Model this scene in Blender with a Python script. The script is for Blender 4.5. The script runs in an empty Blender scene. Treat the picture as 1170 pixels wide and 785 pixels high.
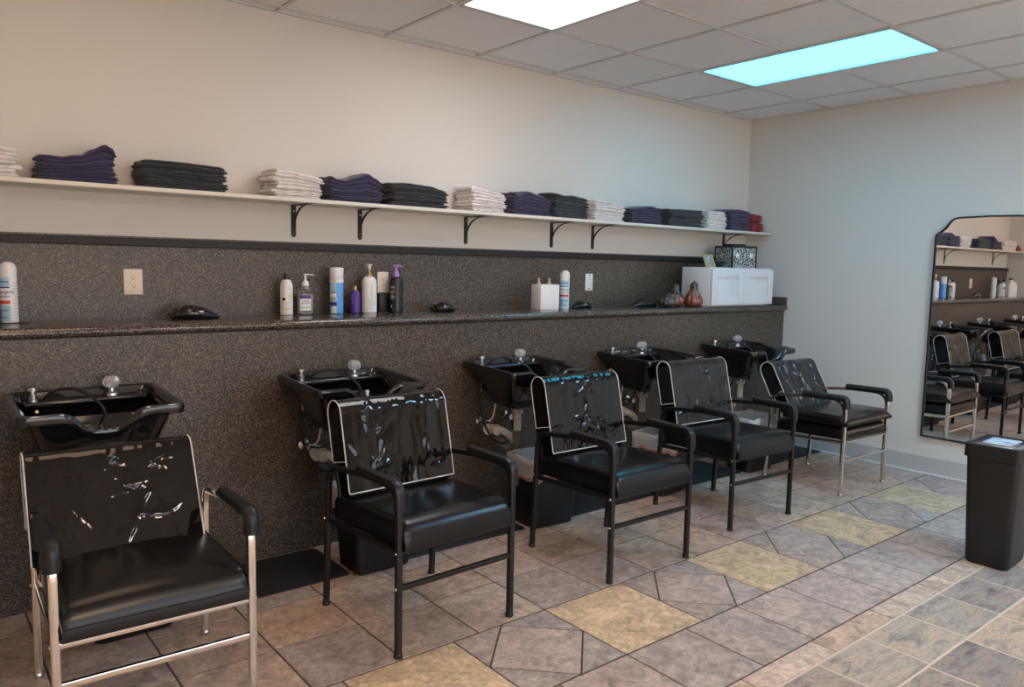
import bpy, bmesh, math, random
from mathutils import Vector, Matrix, noise
from math import sin, cos, pi, radians

random.seed(7)
SC = bpy.context.scene
COL = SC.collection

# ------------------------------------------------------------------ mesh helpers
class MB:
    def __init__(s):
        s.v = []; s.f = []; s.mi = []; s.cur = 0
    def add(s, vs, fs):
        o = len(s.v)
        s.v += [tuple(v) for v in vs]
        for f in fs:
            assert max(f) < len(vs), 'bad face'
            s.f.append([i + o for i in f]); s.mi.append(s.cur)
        return s
    def box(s, c, d, M=None):
        x, y, z = [k / 2 for k in d]
        vs = [Vector((a * x, b * y, e * z)) for a in (-1, 1) for b in (-1, 1) for e in (-1, 1)]
        if M is not None: vs = [M @ v for v in vs]
        c = Vector(c)
        return s.add([v + c for v in vs], [(0, 1, 3, 2), (4, 6, 7, 5), (0, 4, 5, 1), (2, 3, 7, 6), (0, 2, 6, 4), (1, 5, 7, 3)])
    def rbox(s, c, d, r=.004, seg=2, M=None):
        bm = bmesh.new(); bmesh.ops.create_cube(bm, size=1)
        bmesh.ops.scale(bm, vec=d, verts=bm.verts)
        bmesh.ops.bevel(bm, geom=bm.edges[:], offset=min(r, min(d) * .49), segments=seg, affect='EDGES', profile=.5)
        return s.bm(bm, c, M)
    def bm(s, bm, c=(0, 0, 0), M=None):
        bm.verts.index_update(); c = Vector(c)
        s.add([((M @ v.co) if M is not None else v.co) + c for v in bm.verts], [[v.index for v in f.verts] for f in bm.faces])
        bm.free(); return s
    def loft(s, loops, cap0=True, cap1=True, closed=True):
        n = len(loops[0]); assert all(len(l) == n for l in loops); vs = [p for l in loops for p in l]; fs = []
        for a in range(len(loops) - 1):
            for i in range(n if closed else n - 1):
                j = (i + 1) % n
                fs.append((a * n + i, a * n + j, (a + 1) * n + j, (a + 1) * n + i))
        if cap0: fs.append(tuple(reversed(range(n))))
        if cap1: fs.append(tuple(range((len(loops) - 1) * n, len(loops) * n)))
        return s.add(vs, fs)
    def lathe(s, prof, c=(0, 0, 0), seg=28, M=None, rib=None, cap0=True, cap1=True):
        c = Vector(c); loops = []
        for r, z in prof:
            l = []
            for i in range(seg):
                a = 2 * pi * i / seg
                rr = r * (rib(a, z) if rib else 1)
                v = Vector((rr * cos(a), rr * sin(a), z))
                l.append((M @ v if M is not None else v) + c)
            loops.append(l)
        return s.loft(loops, cap0, cap1)
    def tube(s, pts, w, h=None, seg=10, up=(0, 0, 1), closed=False, corner=None):
        """sweep an ellipse (or rounded rectangle when corner is set) w wide (across) and h high (along up)"""
        h = h or w; pts = [Vector(p) for p in pts]; n = len(pts); U = Vector(up).normalized(); loops = []
        cs = section(w, h, seg, corner)
        lastn = None
        for i, p in enumerate(pts):
            if closed: t = pts[(i + 1) % n] - pts[i - 1]
            else: t = pts[min(i + 1, n - 1)] - pts[max(i - 1, 0)]
            t.normalize()
            if lastn is None:
                b = t.cross(U)
                if b.length < .05: b = t.cross(Vector((1, 0, 0)))
                b.normalize(); nn = b.cross(t).normalized()
            else:
                nn = (lastn - t * lastn.dot(t)).normalized(); b = t.cross(nn).normalized()
            lastn = nn
            loops.append([p + b * x + nn * y for x, y in cs])
        if closed: loops.append(loops[0]); return s.loft(loops, False, False)
        return s.loft(loops)
    def grid(s, P, flip=False):
        R = len(P); C = len(P[0]); fs = []
        for a in range(R - 1):
            for b in range(C - 1):
                q = (a * C + b, a * C + b + 1, (a + 1) * C + b + 1, (a + 1) * C + b)
                fs.append(tuple(reversed(q)) if flip else q)
        return s.add([p for r in P for p in r], fs)
    def build(s, name, mat, parent=None, smooth=35, weld=0, loc=None):
        me = bpy.data.meshes.new(name); me.from_pydata(s.v, [], s.f)
        mats = mat if isinstance(mat, (list, tuple)) else [mat]
        for m in mats: me.materials.append(m)
        if len(mats) > 1: me.polygons.foreach_set('material_index', s.mi)
        bm = bmesh.new(); bm.from_mesh(me)
        if weld: bmesh.ops.remove_doubles(bm, verts=bm.verts, dist=weld)
        bmesh.ops.recalc_face_normals(bm, faces=bm.faces); bm.to_mesh(me); bm.free()
        if smooth:
            me.polygons.foreach_set('use_smooth', [True] * len(me.polygons))
            me.set_sharp_from_angle(angle=radians(smooth))
        me.update()
        o = bpy.data.objects.new(name, me); COL.objects.link(o)
        if parent is not None: o.parent = parent
        if loc is not None: o.location = loc
        return o

def section(w, h, seg, corner):
    if corner is None:
        return [(w / 2 * cos(2 * pi * i / seg), h / 2 * sin(2 * pi * i / seg)) for i in range(seg)]
    out = []
    for k, (sx, sy) in enumerate(((1, 1), (-1, 1), (-1, -1), (1, -1))):
        for j in range(3):
            a = pi / 2 * k + pi / 4 * j
            out.append((sx * (w / 2 - corner) + corner * cos(a), sy * (h / 2 - corner) + corner * sin(a)))
    return out

def fillet(pts, r, n=6):
    """round the inner corners of a polyline"""
    pts = [Vector(p) for p in pts]; out = [pts[0]]
    for i in range(1, len(pts) - 1):
        rr = r[i - 1] if isinstance(r, (list, tuple)) else r
        a = (pts[i - 1] - pts[i]); b = (pts[i + 1] - pts[i])
        d = min(rr, a.length * .49, b.length * .49)
        p0 = pts[i] + a.normalized() * d; p2 = pts[i] + b.normalized() * d
        for k in range(n + 1):
            t = k / n; out.append((1 - t) ** 2 * p0 + 2 * t * (1 - t) * pts[i] + t * t * p2)
    out.append(pts[-1]); return out

def spline(pts, n=8):
    pts = [Vector(p) for p in pts]; out = []
    for i in range(len(pts) - 1):
        p0 = pts[max(i - 1, 0)]; p1 = pts[i]; p2 = pts[i + 1]; p3 = pts[min(i + 2, len(pts) - 1)]
        for k in range(n):
            t = k / n
            out.append(.5 * ((2 * p1) + (p2 - p0) * t + (2 * p0 - 5 * p1 + 4 * p2 - p3) * t * t + (3 * p1 - p0 - 3 * p2 + p3) * t ** 3))
    out.append(pts[-1]); return out

def rrect(hx, hy, r, n=6, z=0, cx=0, cy=0):
    out = []
    for k, (sx, sy) in enumerate(((1, 1), (-1, 1), (-1, -1), (1, -1))):
        for j in range(n + 1):
            a = pi / 2 * k + pi / 2 * j / n
            out.append(Vector((cx + sx * (hx - r) + r * cos(a), cy + sy * (hy - r) + r * sin(a), z)))
    return out

def thing(name, label, cat, loc=(0, 0, 0), rz=0, group=None):
    o = bpy.data.objects.new(name, None); COL.objects.link(o)
    o.empty_display_size = .05
    o.location = loc; o.rotation_euler = (0, 0, rz)
    return tag(o, label, cat, group)
def tag(o, label, cat, group=None, kind=None):
    o['label'] = label; o['category'] = cat
    if group: o['group'] = group
    if kind: o['kind'] = kind
    return o
def struct(o):
    o['kind'] = 'structure'; return o

def text_part(name, body, size, mat, parent, loc, rot=(0, 0, 0), bend=None, align='CENTER', squash=1.0):
    """lettering as a mesh; bend = cylinder radius to wrap it on (text faces -y, cylinder axis is local z)"""
    cu = bpy.data.curves.new(name, 'FONT'); cu.body = body; cu.size = size; cu.align_x = align; cu.align_y = 'CENTER'
    cu.extrude = .0002; cu.resolution_u = 2
    tmp = bpy.data.objects.new('tmp', cu); COL.objects.link(tmp)
    bpy.context.view_layer.update()
    me = bpy.data.meshes.new_from_object(tmp.evaluated_get(bpy.context.evaluated_depsgraph_get()))
    bpy.data.objects.remove(tmp)
    R = Matrix.Rotation(rot[2], 4, 'Z') @ Matrix.Rotation(rot[1], 4, 'Y') @ Matrix.Rotation(rot[0], 4, 'X')
    for v in me.vertices:
        p = Vector((v.co.x * squash, v.co.y, v.co.z))
        if bend:
            spin = rot[1]; q = Matrix.Rotation(spin, 3, 'Z') @ p      # in-plane turn first
            a = q.x / bend + rot[2]
            rr = bend + q.z + .0004
            v.co = Vector((rr * sin(a), -rr * cos(a), q.y))
        else:
            v.co = R @ p
    me.materials.clear(); me.materials.append(mat)
    o = bpy.data.objects.new(name, me); COL.objects.link(o); o.parent = parent; o.location = loc
    return o

# ------------------------------------------------------------------ materials
def mat(name, col=(.5, .5, .5), rough=.5, metal=0, spec=.5, coat=0, bump=0, bscale=60, emit=None, trans=0, ior=1.45, var=0, vscale=8, bdist=.002, sheen=0):
    m = bpy.data.materials.new(name); m.use_nodes = True
    nt = m.node_tree; b = nt.nodes['Principled BSDF']
    b.inputs['Base Color'].default_value = (*col, 1); b.inputs['Roughness'].default_value = rough
    b.inputs['Metallic'].default_value = metal; b.inputs['Specular IOR Level'].default_value = spec
    b.inputs['Coat Weight'].default_value = coat; b.inputs['Coat Roughness'].default_value = .08
    b.inputs['Transmission Weight'].default_value = trans; b.inputs['IOR'].default_value = ior
    b.inputs['Sheen Weight'].default_value = sheen
    if emit:
        b.inputs['Emission Color'].default_value = (*emit[0], 1); b.inputs['Emission Strength'].default_value = emit[1]
    tc = nt.nodes.new('ShaderNodeTexCoord')
    if bump:
        n = nt.nodes.new('ShaderNodeTexNoise'); n.inputs['Scale'].default_value = bscale; n.inputs['Detail'].default_value = 4
        bp = nt.nodes.new('ShaderNodeBump'); bp.inputs['Strength'].default_value = bump; bp.inputs['Distance'].default_value = bdist
        nt.links.new(tc.outputs['Object'], n.inputs['Vector'])
        nt.links.new(n.outputs['Fac'], bp.inputs['Height']); nt.links.new(bp.outputs['Normal'], b.inputs['Normal'])
    if var:
        n = nt.nodes.new('ShaderNodeTexNoise'); n.inputs['Scale'].default_value = vscale; n.inputs['Detail'].default_value = 5
        r = nt.nodes.new('ShaderNodeValToRGB')
        r.color_ramp.elements[0].position = .3; r.color_ramp.elements[1].position = .7
        r.color_ramp.elements[0].color = (*[c * (1 - var) for c in col], 1); r.color_ramp.elements[1].color = (*[min(1, c * (1 + var)) for c in col], 1)
        nt.links.new(tc.outputs['Object'], n.inputs['Vector']); nt.links.new(n.outputs['Fac'], r.inputs['Fac']); nt.links.new(r.outputs['Color'], b.inputs['Base Color'])
    return m

def node(nt, t, **k):
    n = nt.nodes.new(t)
    for a, v in k.items(): n.inputs[a].default_value = v
    return n

def ramp(nt, stops):
    r = nt.nodes.new('ShaderNodeValToRGB'); e = r.color_ramp.elements
    while len(e) < len(stops): e.new(.5)
    for i, (p, c) in enumerate(stops): e[i].position = p; e[i].color = (*c, 1)
    return r

def granite(name, stops, scale=210, rough=.3, spec=.5):
    m = bpy.data.materials.new(name); m.use_nodes = True; nt = m.node_tree; b = nt.nodes['Principled BSDF']
    tc = nt.nodes.new('ShaderNodeTexCoord')
    v = node(nt, 'ShaderNodeTexVoronoi', Scale=scale); n = node(nt, 'ShaderNodeTexNoise', Scale=scale * .42, Detail=3)
    mx = nt.nodes.new('ShaderNodeMix'); mx.data_type = 'FLOAT'; mx.inputs[0].default_value = .55
    nt.links.new(tc.outputs['Object'], v.inputs['Vector']); nt.links.new(tc.outputs['Object'], n.inputs['Vector'])
    sep = nt.nodes.new('ShaderNodeSeparateColor'); nt.links.new(v.outputs['Color'], sep.inputs['Color'])
    nt.links.new(sep.outputs['Red'], mx.inputs[2]); nt.links.new(n.outputs['Fac'], mx.inputs[3])
    r = ramp(nt, stops); nt.links.new(mx.outputs[0], r.inputs['Fac']); nt.links.new(r.outputs['Color'], b.inputs['Base Color'])
    b.inputs['Roughness'].default_value = rough; b.inputs['Specular IOR Level'].default_value = spec
    return m

def tile_mat(name, kind):
    """stone tile: per-tile colour and offset come from mesh attributes, marbling from noise"""
    m = bpy.data.materials.new(name); m.use_nodes = True; nt = m.node_tree; b = nt.nodes['Principled BSDF']; L = nt.links.new
    tc = nt.nodes.new('ShaderNodeTexCoord')
    at = nt.nodes.new('ShaderNodeAttribute'); at.attribute_name = 'tone'
    ao = nt.nodes.new('ShaderNodeAttribute'); ao.attribute_name = 'shift'
    ad = nt.nodes.new('ShaderNodeVectorMath'); ad.operation = 'MULTIPLY_ADD'
    L(ao.outputs['Vector'], ad.inputs[0]); ad.inputs[1].default_value = (40, 40, 40); L(tc.outputs['Object'], ad.inputs[2])
    if kind == 'slate':
        mp = nt.nodes.new('ShaderNodeMapping'); mp.inputs['Rotation'].default_value = (0, 0, .7); mp.inputs['Scale'].default_value = (1, 3.4, 1)
        L(ad.outputs[0], mp.inputs['Vector']); src = mp.outputs['Vector']
        n1 = node(nt, 'ShaderNodeTexNoise', Scale=5, Detail=10, Roughness=.70, Distortion=.8)
        st = [(.30, (.30, .29, .28)), (.42, (.78, .77, .75)), (.52, (1.15, 1.10, 1.04)), (.62, (1.30, 1.06, .86)), (.74, (.95, .70, .54))]
    else:
        src = ad.outputs[0]
        n1 = node(nt, 'ShaderNodeTexNoise', Scale=10, Detail=10, Roughness=.72, Distortion=1.1)
        st = [(.30, (.50, .48, .48)), (.45, (.88, .87, .86)), (.55, (1.10, 1.09, 1.07)), (.70, (1.45, 1.42, 1.38))]
    L(src, n1.inputs['Vector']); r = ramp(nt, st); L(n1.outputs['Fac'], r.inputs['Fac'])
    n2 = node(nt, 'ShaderNodeTexNoise', Scale=38, Detail=4, Roughness=.7); L(src, n2.inputs['Vector'])
    r2 = ramp(nt, [(.3, (.76, .76, .76)), (.7, (1.22, 1.22, 1.22))]); L(n2.outputs['Fac'], r2.inputs['Fac'])
    m1 = nt.nodes.new('ShaderNodeMix'); m1.data_type = 'RGBA'; m1.blend_type = 'MULTIPLY'; m1.inputs[0].default_value = 1
    m2 = nt.nodes.new('ShaderNodeMix'); m2.data_type = 'RGBA'; m2.blend_type = 'MULTIPLY'; m2.inputs[0].default_value = 1
    L(at.outputs['Color'], m1.inputs[6]); L(r.outputs['Color'], m1.inputs[7]); L(m1.outputs[2], m2.inputs[6]); L(r2.outputs['Color'], m2.inputs[7])
    # fine dark veins
    vn = node(nt, 'ShaderNodeTexNoise', Scale=5, Detail=5, Roughness=.55, Distortion=2.2); L(src, vn.inputs['Vector'])
    rv = ramp(nt, [(.475, (1, 1, 1)), (.497, (.62, .60, .6)), (.503, (.62, .60, .6)), (.525, (1, 1, 1))]); L(vn.outputs['Fac'], rv.inputs['Fac'])
    m3 = nt.nodes.new('ShaderNodeMix'); m3.data_type = 'RGBA'; m3.blend_type = 'MULTIPLY'; m3.inputs[0].default_value = .55
    L(m2.outputs[2], m3.inputs[6]); L(rv.outputs['Color'], m3.inputs[7]); L(m3.outputs[2], b.inputs['Base Color'])
    bp = node(nt, 'ShaderNodeBump', Strength=.35, Distance=.004); L(n1.outputs['Fac'], bp.inputs['Height']); L(bp.outputs['Normal'], b.inputs['Normal'])
    b.inputs['Roughness'].default_value = .46; b.inputs['Specular IOR Level'].default_value = .42
    return m

def thin_glass(name, tint=(.97, .98, .98), add=.03):
    m = bpy.data.materials.new(name); m.use_nodes = True; nt = m.node_tree; L = nt.links.new
    nt.nodes.remove(nt.nodes['Principled BSDF']); out = nt.nodes['Material Output']
    g = node(nt, 'ShaderNodeBsdfGlossy', Roughness=.03); t = nt.nodes.new('ShaderNodeBsdfTransparent'); t.inputs['Color'].default_value = (*tint, 1)
    fr = node(nt, 'ShaderNodeFresnel', IOR=1.45); mx = nt.nodes.new('ShaderNodeMixShader')
    L(fr.outputs['Fac'], mx.inputs['Fac']); L(t.outputs[0], mx.inputs[1]); L(g.outputs[0], mx.inputs[2]); L(mx.outputs[0], out.inputs['Surface'])
    return m

def liner_mat():
    m = bpy.data.materials.new('bin_liner_film'); m.use_nodes = True; nt = m.node_tree; L = nt.links.new
    b = nt.nodes['Principled BSDF']; out = nt.nodes['Material Output']
    b.inputs['Base Color'].default_value = (.90, .90, .92, 1); b.inputs['Roughness'].default_value = .3
    tl = nt.nodes.new('ShaderNodeBsdfTranslucent'); tl.inputs['Color'].default_value = (.8, .8, .82, 1)
    t = nt.nodes.new('ShaderNodeBsdfTransparent'); m1 = nt.nodes.new('ShaderNodeMixShader'); m2 = nt.nodes.new('ShaderNodeMixShader')
    m1.inputs['Fac'].default_value = .35; m2.inputs['Fac'].default_value = .22
    tc = nt.nodes.new('ShaderNodeTexCoord'); n = node(nt, 'ShaderNodeTexNoise', Scale=26, Detail=4, Distortion=1.5); bp = node(nt, 'ShaderNodeBump', Strength=.8, Distance=.012)
    L(tc.outputs['Object'], n.inputs['Vector']); L(n.outputs['Fac'], bp.inputs['Height']); L(bp.outputs['Normal'], b.inputs['Normal'])
    L(b.outputs[0], m1.inputs[1]); L(tl.outputs[0], m1.inputs[2]); L(m1.outputs[0], m2.inputs[1]); L(t.outputs[0], m2.inputs[2]); L(m2.outputs[0], out.inputs['Surface'])
    return m

def emit_mat(name, col, strength):
    m = bpy.data.materials.new(name); m.use_nodes = True; nt = m.node_tree
    nt.nodes.remove(nt.nodes['Principled BSDF']); e = node(nt, 'ShaderNodeEmission', Strength=strength); e.inputs['Color'].default_value = (*col, 1)
    nt.links.new(e.outputs[0], nt.nodes['Material Output'].inputs['Surface']); return m

M_wall = mat('wall_paint', (.69, .652, .605), .75, bump=.25, bscale=130, bdist=.0012)
M_ceil = mat('ceiling_tile', (.79, .795, .81), .9, bump=.5, bscale=160, bdist=.002, var=.12, vscale=230)
M_tbar = mat('ceiling_tbar', (.62, .62, .625), .6)
M_base = mat('baseboard_vinyl', (.50, .48, .46), .5)
M_caulk = mat('caulk', (.75, .77, .8), .35)
M_field = tile_mat('floor_tile_stone', 'field')
M_slate = tile_mat('floor_tile_slate', 'slate')
M_grout = mat('grout_dark', (.085, .07, .06), .9)
M_grout2 = mat('grout_cream', (.70, .56, .43), .9)
M_gran = granite('speckled_laminate', [(.28, (.014, .0098, .0068)), (.46, (.031, .0222, .0162)), (.56, (.054, .039, .029)), (.67, (.21, .162, .124))], 350, .38)
M_top = granite('speckled_countertop', [(.28, (.017, .0135, .011)), (.46, (.038, .030, .024)), (.56, (.066, .053, .043)), (.67, (.23, .19, .155))], 330, .10, .55)
M_trimdark = mat('dark_trim', (.017, .015, .014), .55)
M_shelf = mat('shelf_melamine', (.70, .655, .58), .38)
M_blackmetal = mat('black_powder_coat', (.012, .012, .013), .42)
M_blackframe = mat('black_frame_paint', (.010, .009, .009), .33)
M_vinyl = mat('black_vinyl', (.006, .0056, .006), .27, spec=.45, bump=.12, bscale=420, bdist=.0006)
M_vinyl2 = mat('back_vinyl', (.003, .0026, .0026), .5, spec=.12)
M_pad = mat('armrest_black', (.010, .010, .0105), .38, bump=.15, bscale=350, bdist=.0006)
M_chrome = mat('chrome', (.78, .74, .68), .13, metal=1)
M_brass = mat('brass', (.62, .42, .17), .3, metal=1)
M_steel = mat('steel', (.62, .61, .6), .25, metal=1)
M_film = mat('vinyl_cover_shiny', (.0055, .0045, .0042), .035, spec=.55)
M_film2 = mat('vinyl_cover_dull', (.013, .013, .0138), .2, spec=.6)
M_pipe = mat('piping_white', (.66, .65, .63), .35)
M_basin = mat('black_basin', (.007, .007, .008), .10, spec=.6, coat=.5)
M_rubber = mat('black_rubber', (.012, .012, .012), .5)
M_mat = mat('anti_fatigue_mat', (.016, .017, .020), .7, bump=.4, bscale=240, bdist=.001)
M_pvc = mat('white_pvc', (.80, .78, .76), .4)
M_greypvc = mat('grey_pvc', (.17, .17, .175), .5)
M_acryl = mat('acrylic', (.95, .96, .98), .04, trans=.72, ior=1.49, spec=.8)
M_binblack = mat('black_plastic', (.010, .010, .0105), .45, bump=.15, bscale=300, bdist=.0005)
M_liner = liner_mat()
M_drawstring = mat('red_drawstring', (.62, .20, .16), .5)
M_white = mat('white_paint', (.74, .74, .76), .35)
M_whiteplastic = mat('white_plastic', (.78, .77, .76), .3)
M_bottleblack = mat('bottle_black', (.018, .016, .016), .25)
M_purple = mat('purple_plastic', (.075, .035, .23), .25)
M_lilac = mat('lilac_plastic', (.34, .20, .52), .3)
M_gold = mat('gold_plastic', (.50, .32, .12), .3, metal=.7)
M_wood = mat('light_wood', (.62, .40, .20), .45)
M_skyblue = mat('can_blue', (.10, .34, .78), .3)
M_navylabel = mat('label_navy', (.035, .045, .27), .4)
M_paleblue = mat('label_pale_blue', (.36, .60, .72), .4)
M_labelwhite = mat('label_white', (.78, .78, .78), .45)
M_labelgrey = mat('label_grey', (.42, .42, .43), .5)
M_red = mat('label_red', (.62, .07, .06), .4)
M_orange = mat('label_yellow', (.80, .52, .16), .4)
M_green = mat('label_green', (.25, .58, .18), .4)
M_teal = mat('label_teal', (.05, .40, .30), .4)
M_ink = mat('ink_black', (.02, .02, .02), .5)
M_purplelabel = mat('label_purple', (.11, .03, .22), .4)
M_clear = thin_glass('clear_plastic')
M_gel = mat('clear_gel', (.80, .72, .66), .1, trans=.55, ior=1.36)
M_outlet = mat('outlet_almond', (.74, .64, .53), .4)
M_mirror = mat('mirror_glass', (.88, .89, .90), .005, metal=1)
M_copper = mat('glazed_orange', (.21, .055, .03), .12, coat=.6, var=.35, vscale=40)
M_bronze = mat('glazed_bronze', (.055, .042, .035), .14, coat=.6, var=.5, vscale=60)
M_goldframe = mat('gilt_frame', (.62, .46, .2), .35, metal=.5)
M_photo = mat('photo_print', (.35, .37, .38), .3, var=.5, vscale=50)
M_bowl = mat('dark_bowl', (.014, .015, .02), .3)

def leopard():
    m = bpy.data.materials.new('leopard_fabric'); m.use_nodes = True; nt = m.node_tree; b = nt.nodes['Principled BSDF']; L = nt.links.new
    tc = nt.nodes.new('ShaderNodeTexCoord'); v = node(nt, 'ShaderNodeTexVoronoi', Scale=52); v.feature = 'DISTANCE_TO_EDGE'
    L(tc.outputs['Object'], v.inputs['Vector']); r = ramp(nt, [(.05, (.50, .49, .47)), (.10, (.46, .45, .43)), (.13, (.014, .014, .016))])
    L(v.outputs['Distance'], r.inputs['Fac']); L(r.outputs['Color'], b.inputs['Base Color']); b.inputs['Roughness'].default_value = .8
    return m
M_leop = leopard()

def towel_mat(name, c):
    return mat(name, c, .95, bump=.7, bscale=520, bdist=.0016, var=.16, vscale=30, sheen=.25)
M_tw = dict(navy=towel_mat('towel_navy', (.036, .032, .084)), charcoal=towel_mat('towel_charcoal', (.028, .035, .042)),
            white=towel_mat('towel_white', (.76, .71, .70)), red=towel_mat('towel_red', (.24, .022, .03)))

# ------------------------------------------------------------------ room
H = 2.634
XL, XR, YF = -9.4, 0.0, -8.0

def floor():
    mb = MB(); tones = []; shifts = []
    zt = 0.0; g = .0035
    def poly(pts, tone, mi, grout=g):
        c = sum((Vector((*p, 0)) for p in pts), Vector()) / len(pts)
        n = len(pts)
        # inset every edge by half the grout width
        ins = []
        for i in range(n):
            p0, p1, p2 = Vector(pts[i - 1]), Vector(pts[i]), Vector(pts[(i + 1) % n])
            d1 = (p1 - p0).normalized(); d2 = (p2 - p1).normalized()
            n1 = Vector((-d1.y, d1.x)); n2 = Vector((-d2.y, d2.x))
            k = (n1 + n2); k = k / max(.3, (1 + n1.dot(n2)))
            ins.append(p1 + k * grout)
        o = len(mb.v)
        mb.cur = mi
        lo = [(p.x, p.y, zt - .004) for p in ins]
        hi = []
        for p in ins:
            q = Vector((p.x - c.x, p.y - c.y)); q = q * (1 - .0012 / max(q.length, .01))
            hi.append((c.x + q.x, c.y + q.y, zt))
        fs = [tuple(range(n, 2 * n))] + [(i, (i + 1) % n, n + (i + 1) % n, n + i) for i in range(n)]
        mb.add(lo + hi, fs)
        sh = (random.random(), random.random(), random.random())
        for _ in fs: tones.append(tone); shifts.append(sh)
    def rect(x0, x1, y0, y1, tone, mi, grout=g):
        x0 = max(x0, XL); x1 = min(x1, XR); y0 = max(y0, YF); y1 = min(y1, 0)
        if x1 - x0 < .02 or y1 - y0 < .02: return
        poly([(x0, y0), (x1, y0), (x1, y1), (x0, y1)], tone, mi, grout)
    def jit(c, a=.12):
        k = 1 + random.uniform(-a, a); h = random.uniform(-.04, .04)
        return (c[0] * k * (1 + h), c[1] * k, c[2] * k * (1 - h))
    BR = (.53, .385, .30); MV = (.46, .365, .325); YL = (.62, .46, .30); TAN = (.64, .46, .345)
    p = .335; x00 = -3.597
    for k in range(-18, 11):
        x0 = x00 + k * p
        for j in range(5):
            y0 = -1.592 + j * p
            rect(x0, x0 + p, y0, y0 + p, jit(BR if random.random() < .75 else MV), 0)
        rect(x0, x0 + p, -2.398, -2.048, jit(MV), 0)
    for k in range(-13, 8):
        x0 = -3.599 + k * .4515; x1 = x0 + .4515; y0, y1 = -2.046, -1.594
        if x0 < XL: continue
        if k % 2 == 0: rect(x0, x1, y0, y1, jit(YL, .06), 0)
        else:
            xm, ym = (x0 + x1) / 2, (y0 + y1) / 2
            poly([(xm, y0), (x1, ym), (xm, y1), (x0, ym)], jit(MV, .06), 0)
            for a in ([(x0, y0), (xm, y0), (x0, ym)], [(xm, y0), (x1, y0), (x1, ym)], [(x1, ym), (x1, y1), (xm, y1)], [(x0, ym), (xm, y1), (x0, y1)]):
                poly(a, jit(MV, .08), 0)
    for k in range(-15, 8):
        x0 = -2.955 + k * .4515
        rect(x0, x0 + .4515, -2.503, -2.400, jit(TAN, .10), 0, .0025)
    SL = [(.46, .385, .32), (.54, .40, .30), (.45, .385, .325), (.60, .44, .33), (.32, .265, .24), (.50, .39, .31)]
    for j in range(24):
        y1 = -2.507 - .248 * (1 if j else 0) - max(0, j - 1) * .335
        y0 = -2.755 if j == 0 else y1 - .335
        off = -2.763 if j == 0 else -2.787 + (.0 if j % 2 else .1)
        for k in range(-20, 9):
            x0 = off + k * .334
            rect(x0, x0 + .334, y0, y1, jit(random.choice(SL)), 1, .0042)
    # grout beds and slab
    mb.cur = 2; n0 = len(mb.f)
    mb.add([(XL, -2.502, -.0022), (XR, -2.502, -.0022), (XR, 0, -.0022), (XL, 0, -.0022)], [(0, 1, 2, 3)])
    mb.cur = 3
    mb.add([(XL, YF, -.0008), (XR, YF, -.0008), (XR, -2.502, -.0008), (XL, -2.502, -.0008)], [(0, 1, 2, 3)])
    mb.cur = 2
    mb.box(((XL + XR) / 2, YF / 2, -.06), (XR - XL, -YF, .1))
    for _ in range(len(mb.f) - n0): tones.append((.3, .3, .3)); shifts.append((0, 0, 0))
    o = mb.build('floor', [M_field, M_slate, M_grout, M_grout2], smooth=0)
    me = o.data
    # recalc keeps face order, so per-face lists still line up
    a = me.attributes.new('tone', 'FLOAT_COLOR', 'FACE'); a.data.foreach_set('color', [c for t in tones for c in (*t, 1)])
    b = me.attributes.new('shift', 'FLOAT_VECTOR', 'FACE'); b.data.foreach_set('vector', [c for t in shifts for c in t])
    struct(o)
floor()

LIGHTS = []          # (x0, y1, colour, strength)
def light_cells():
    for xi, xs in enumerate((-1.626, -3.456, -5.286, -7.116)):
        for yj, ys in enumerate((-.70, -3.14 if xi == 0 else -4.97)):
            LIGHTS.append((xs, ys, xi, yj))
light_cells()

def ceiling():
    mb = MB(); cells = set()
    for xs, ys, xi, yj in LIGHTS: cells.add((round(xs, 2), round(ys, 2))); cells.add((round(xs, 2), round(ys - .61, 2)))
    xs = [-.406 - .61 * k for k in range(0, 15)]; ys = [-.09 - .61 * k for k in range(0, 13)]
    xs = [0] + xs + [XL]; ys = [0] + ys + [YF]
    xs = sorted(set(x for x in xs if x >= XL)); ys = sorted(set(y for y in ys if y >= YF))
    zt = H + .006
    for a in range(len(xs) - 1):
        for b in range(len(ys) - 1):
            if (round(xs[a], 2), round(ys[b + 1], 2)) in cells: continue
            mb.cur = 0
            gx = .0135; mb.box(((xs[a] + xs[a + 1]) / 2, (ys[b] + ys[b + 1]) / 2, zt + .008), (xs[a + 1] - xs[a] - 2 * gx, ys[b + 1] - ys[b] - 2 * gx, .016))
    mb.cur = 1; w = .020
    def inside_light(x, y):
        return False
    for x in xs:
        if x in (0, XL): continue
        mb.box((x, YF / 2, H + .004), (w, -YF, .008))
    for y in ys:
        if y in (0, YF): continue
        for a in range(len(xs) - 1):
            skip = any(abs(xs[a] - L[0]) < .05 and abs(y - (L[1] - .61)) < .05 for L in LIGHTS)
            if skip: continue
            mb.box(((xs[a] + xs[a + 1]) / 2, y, H + .0045), (xs[a + 1] - xs[a] - w, w, .009))
    for x, sx in ((0 - .011, 1), (XL + .011, 1)): mb.box((x, YF / 2, H + .003), (w, -YF, .008))
    for y in (-.011, YF + .011): mb.box(((XL + XR) / 2, y, H + .0035), (XR - XL, w, .008))
    mb.cur = 0
    mb.box(((XL + XR) / 2, YF / 2, H + .16), (XR - XL, -YF, .05))
    struct(mb.build('ceiling', [M_ceil, M_tbar], smooth=0))
ceiling()

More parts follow.
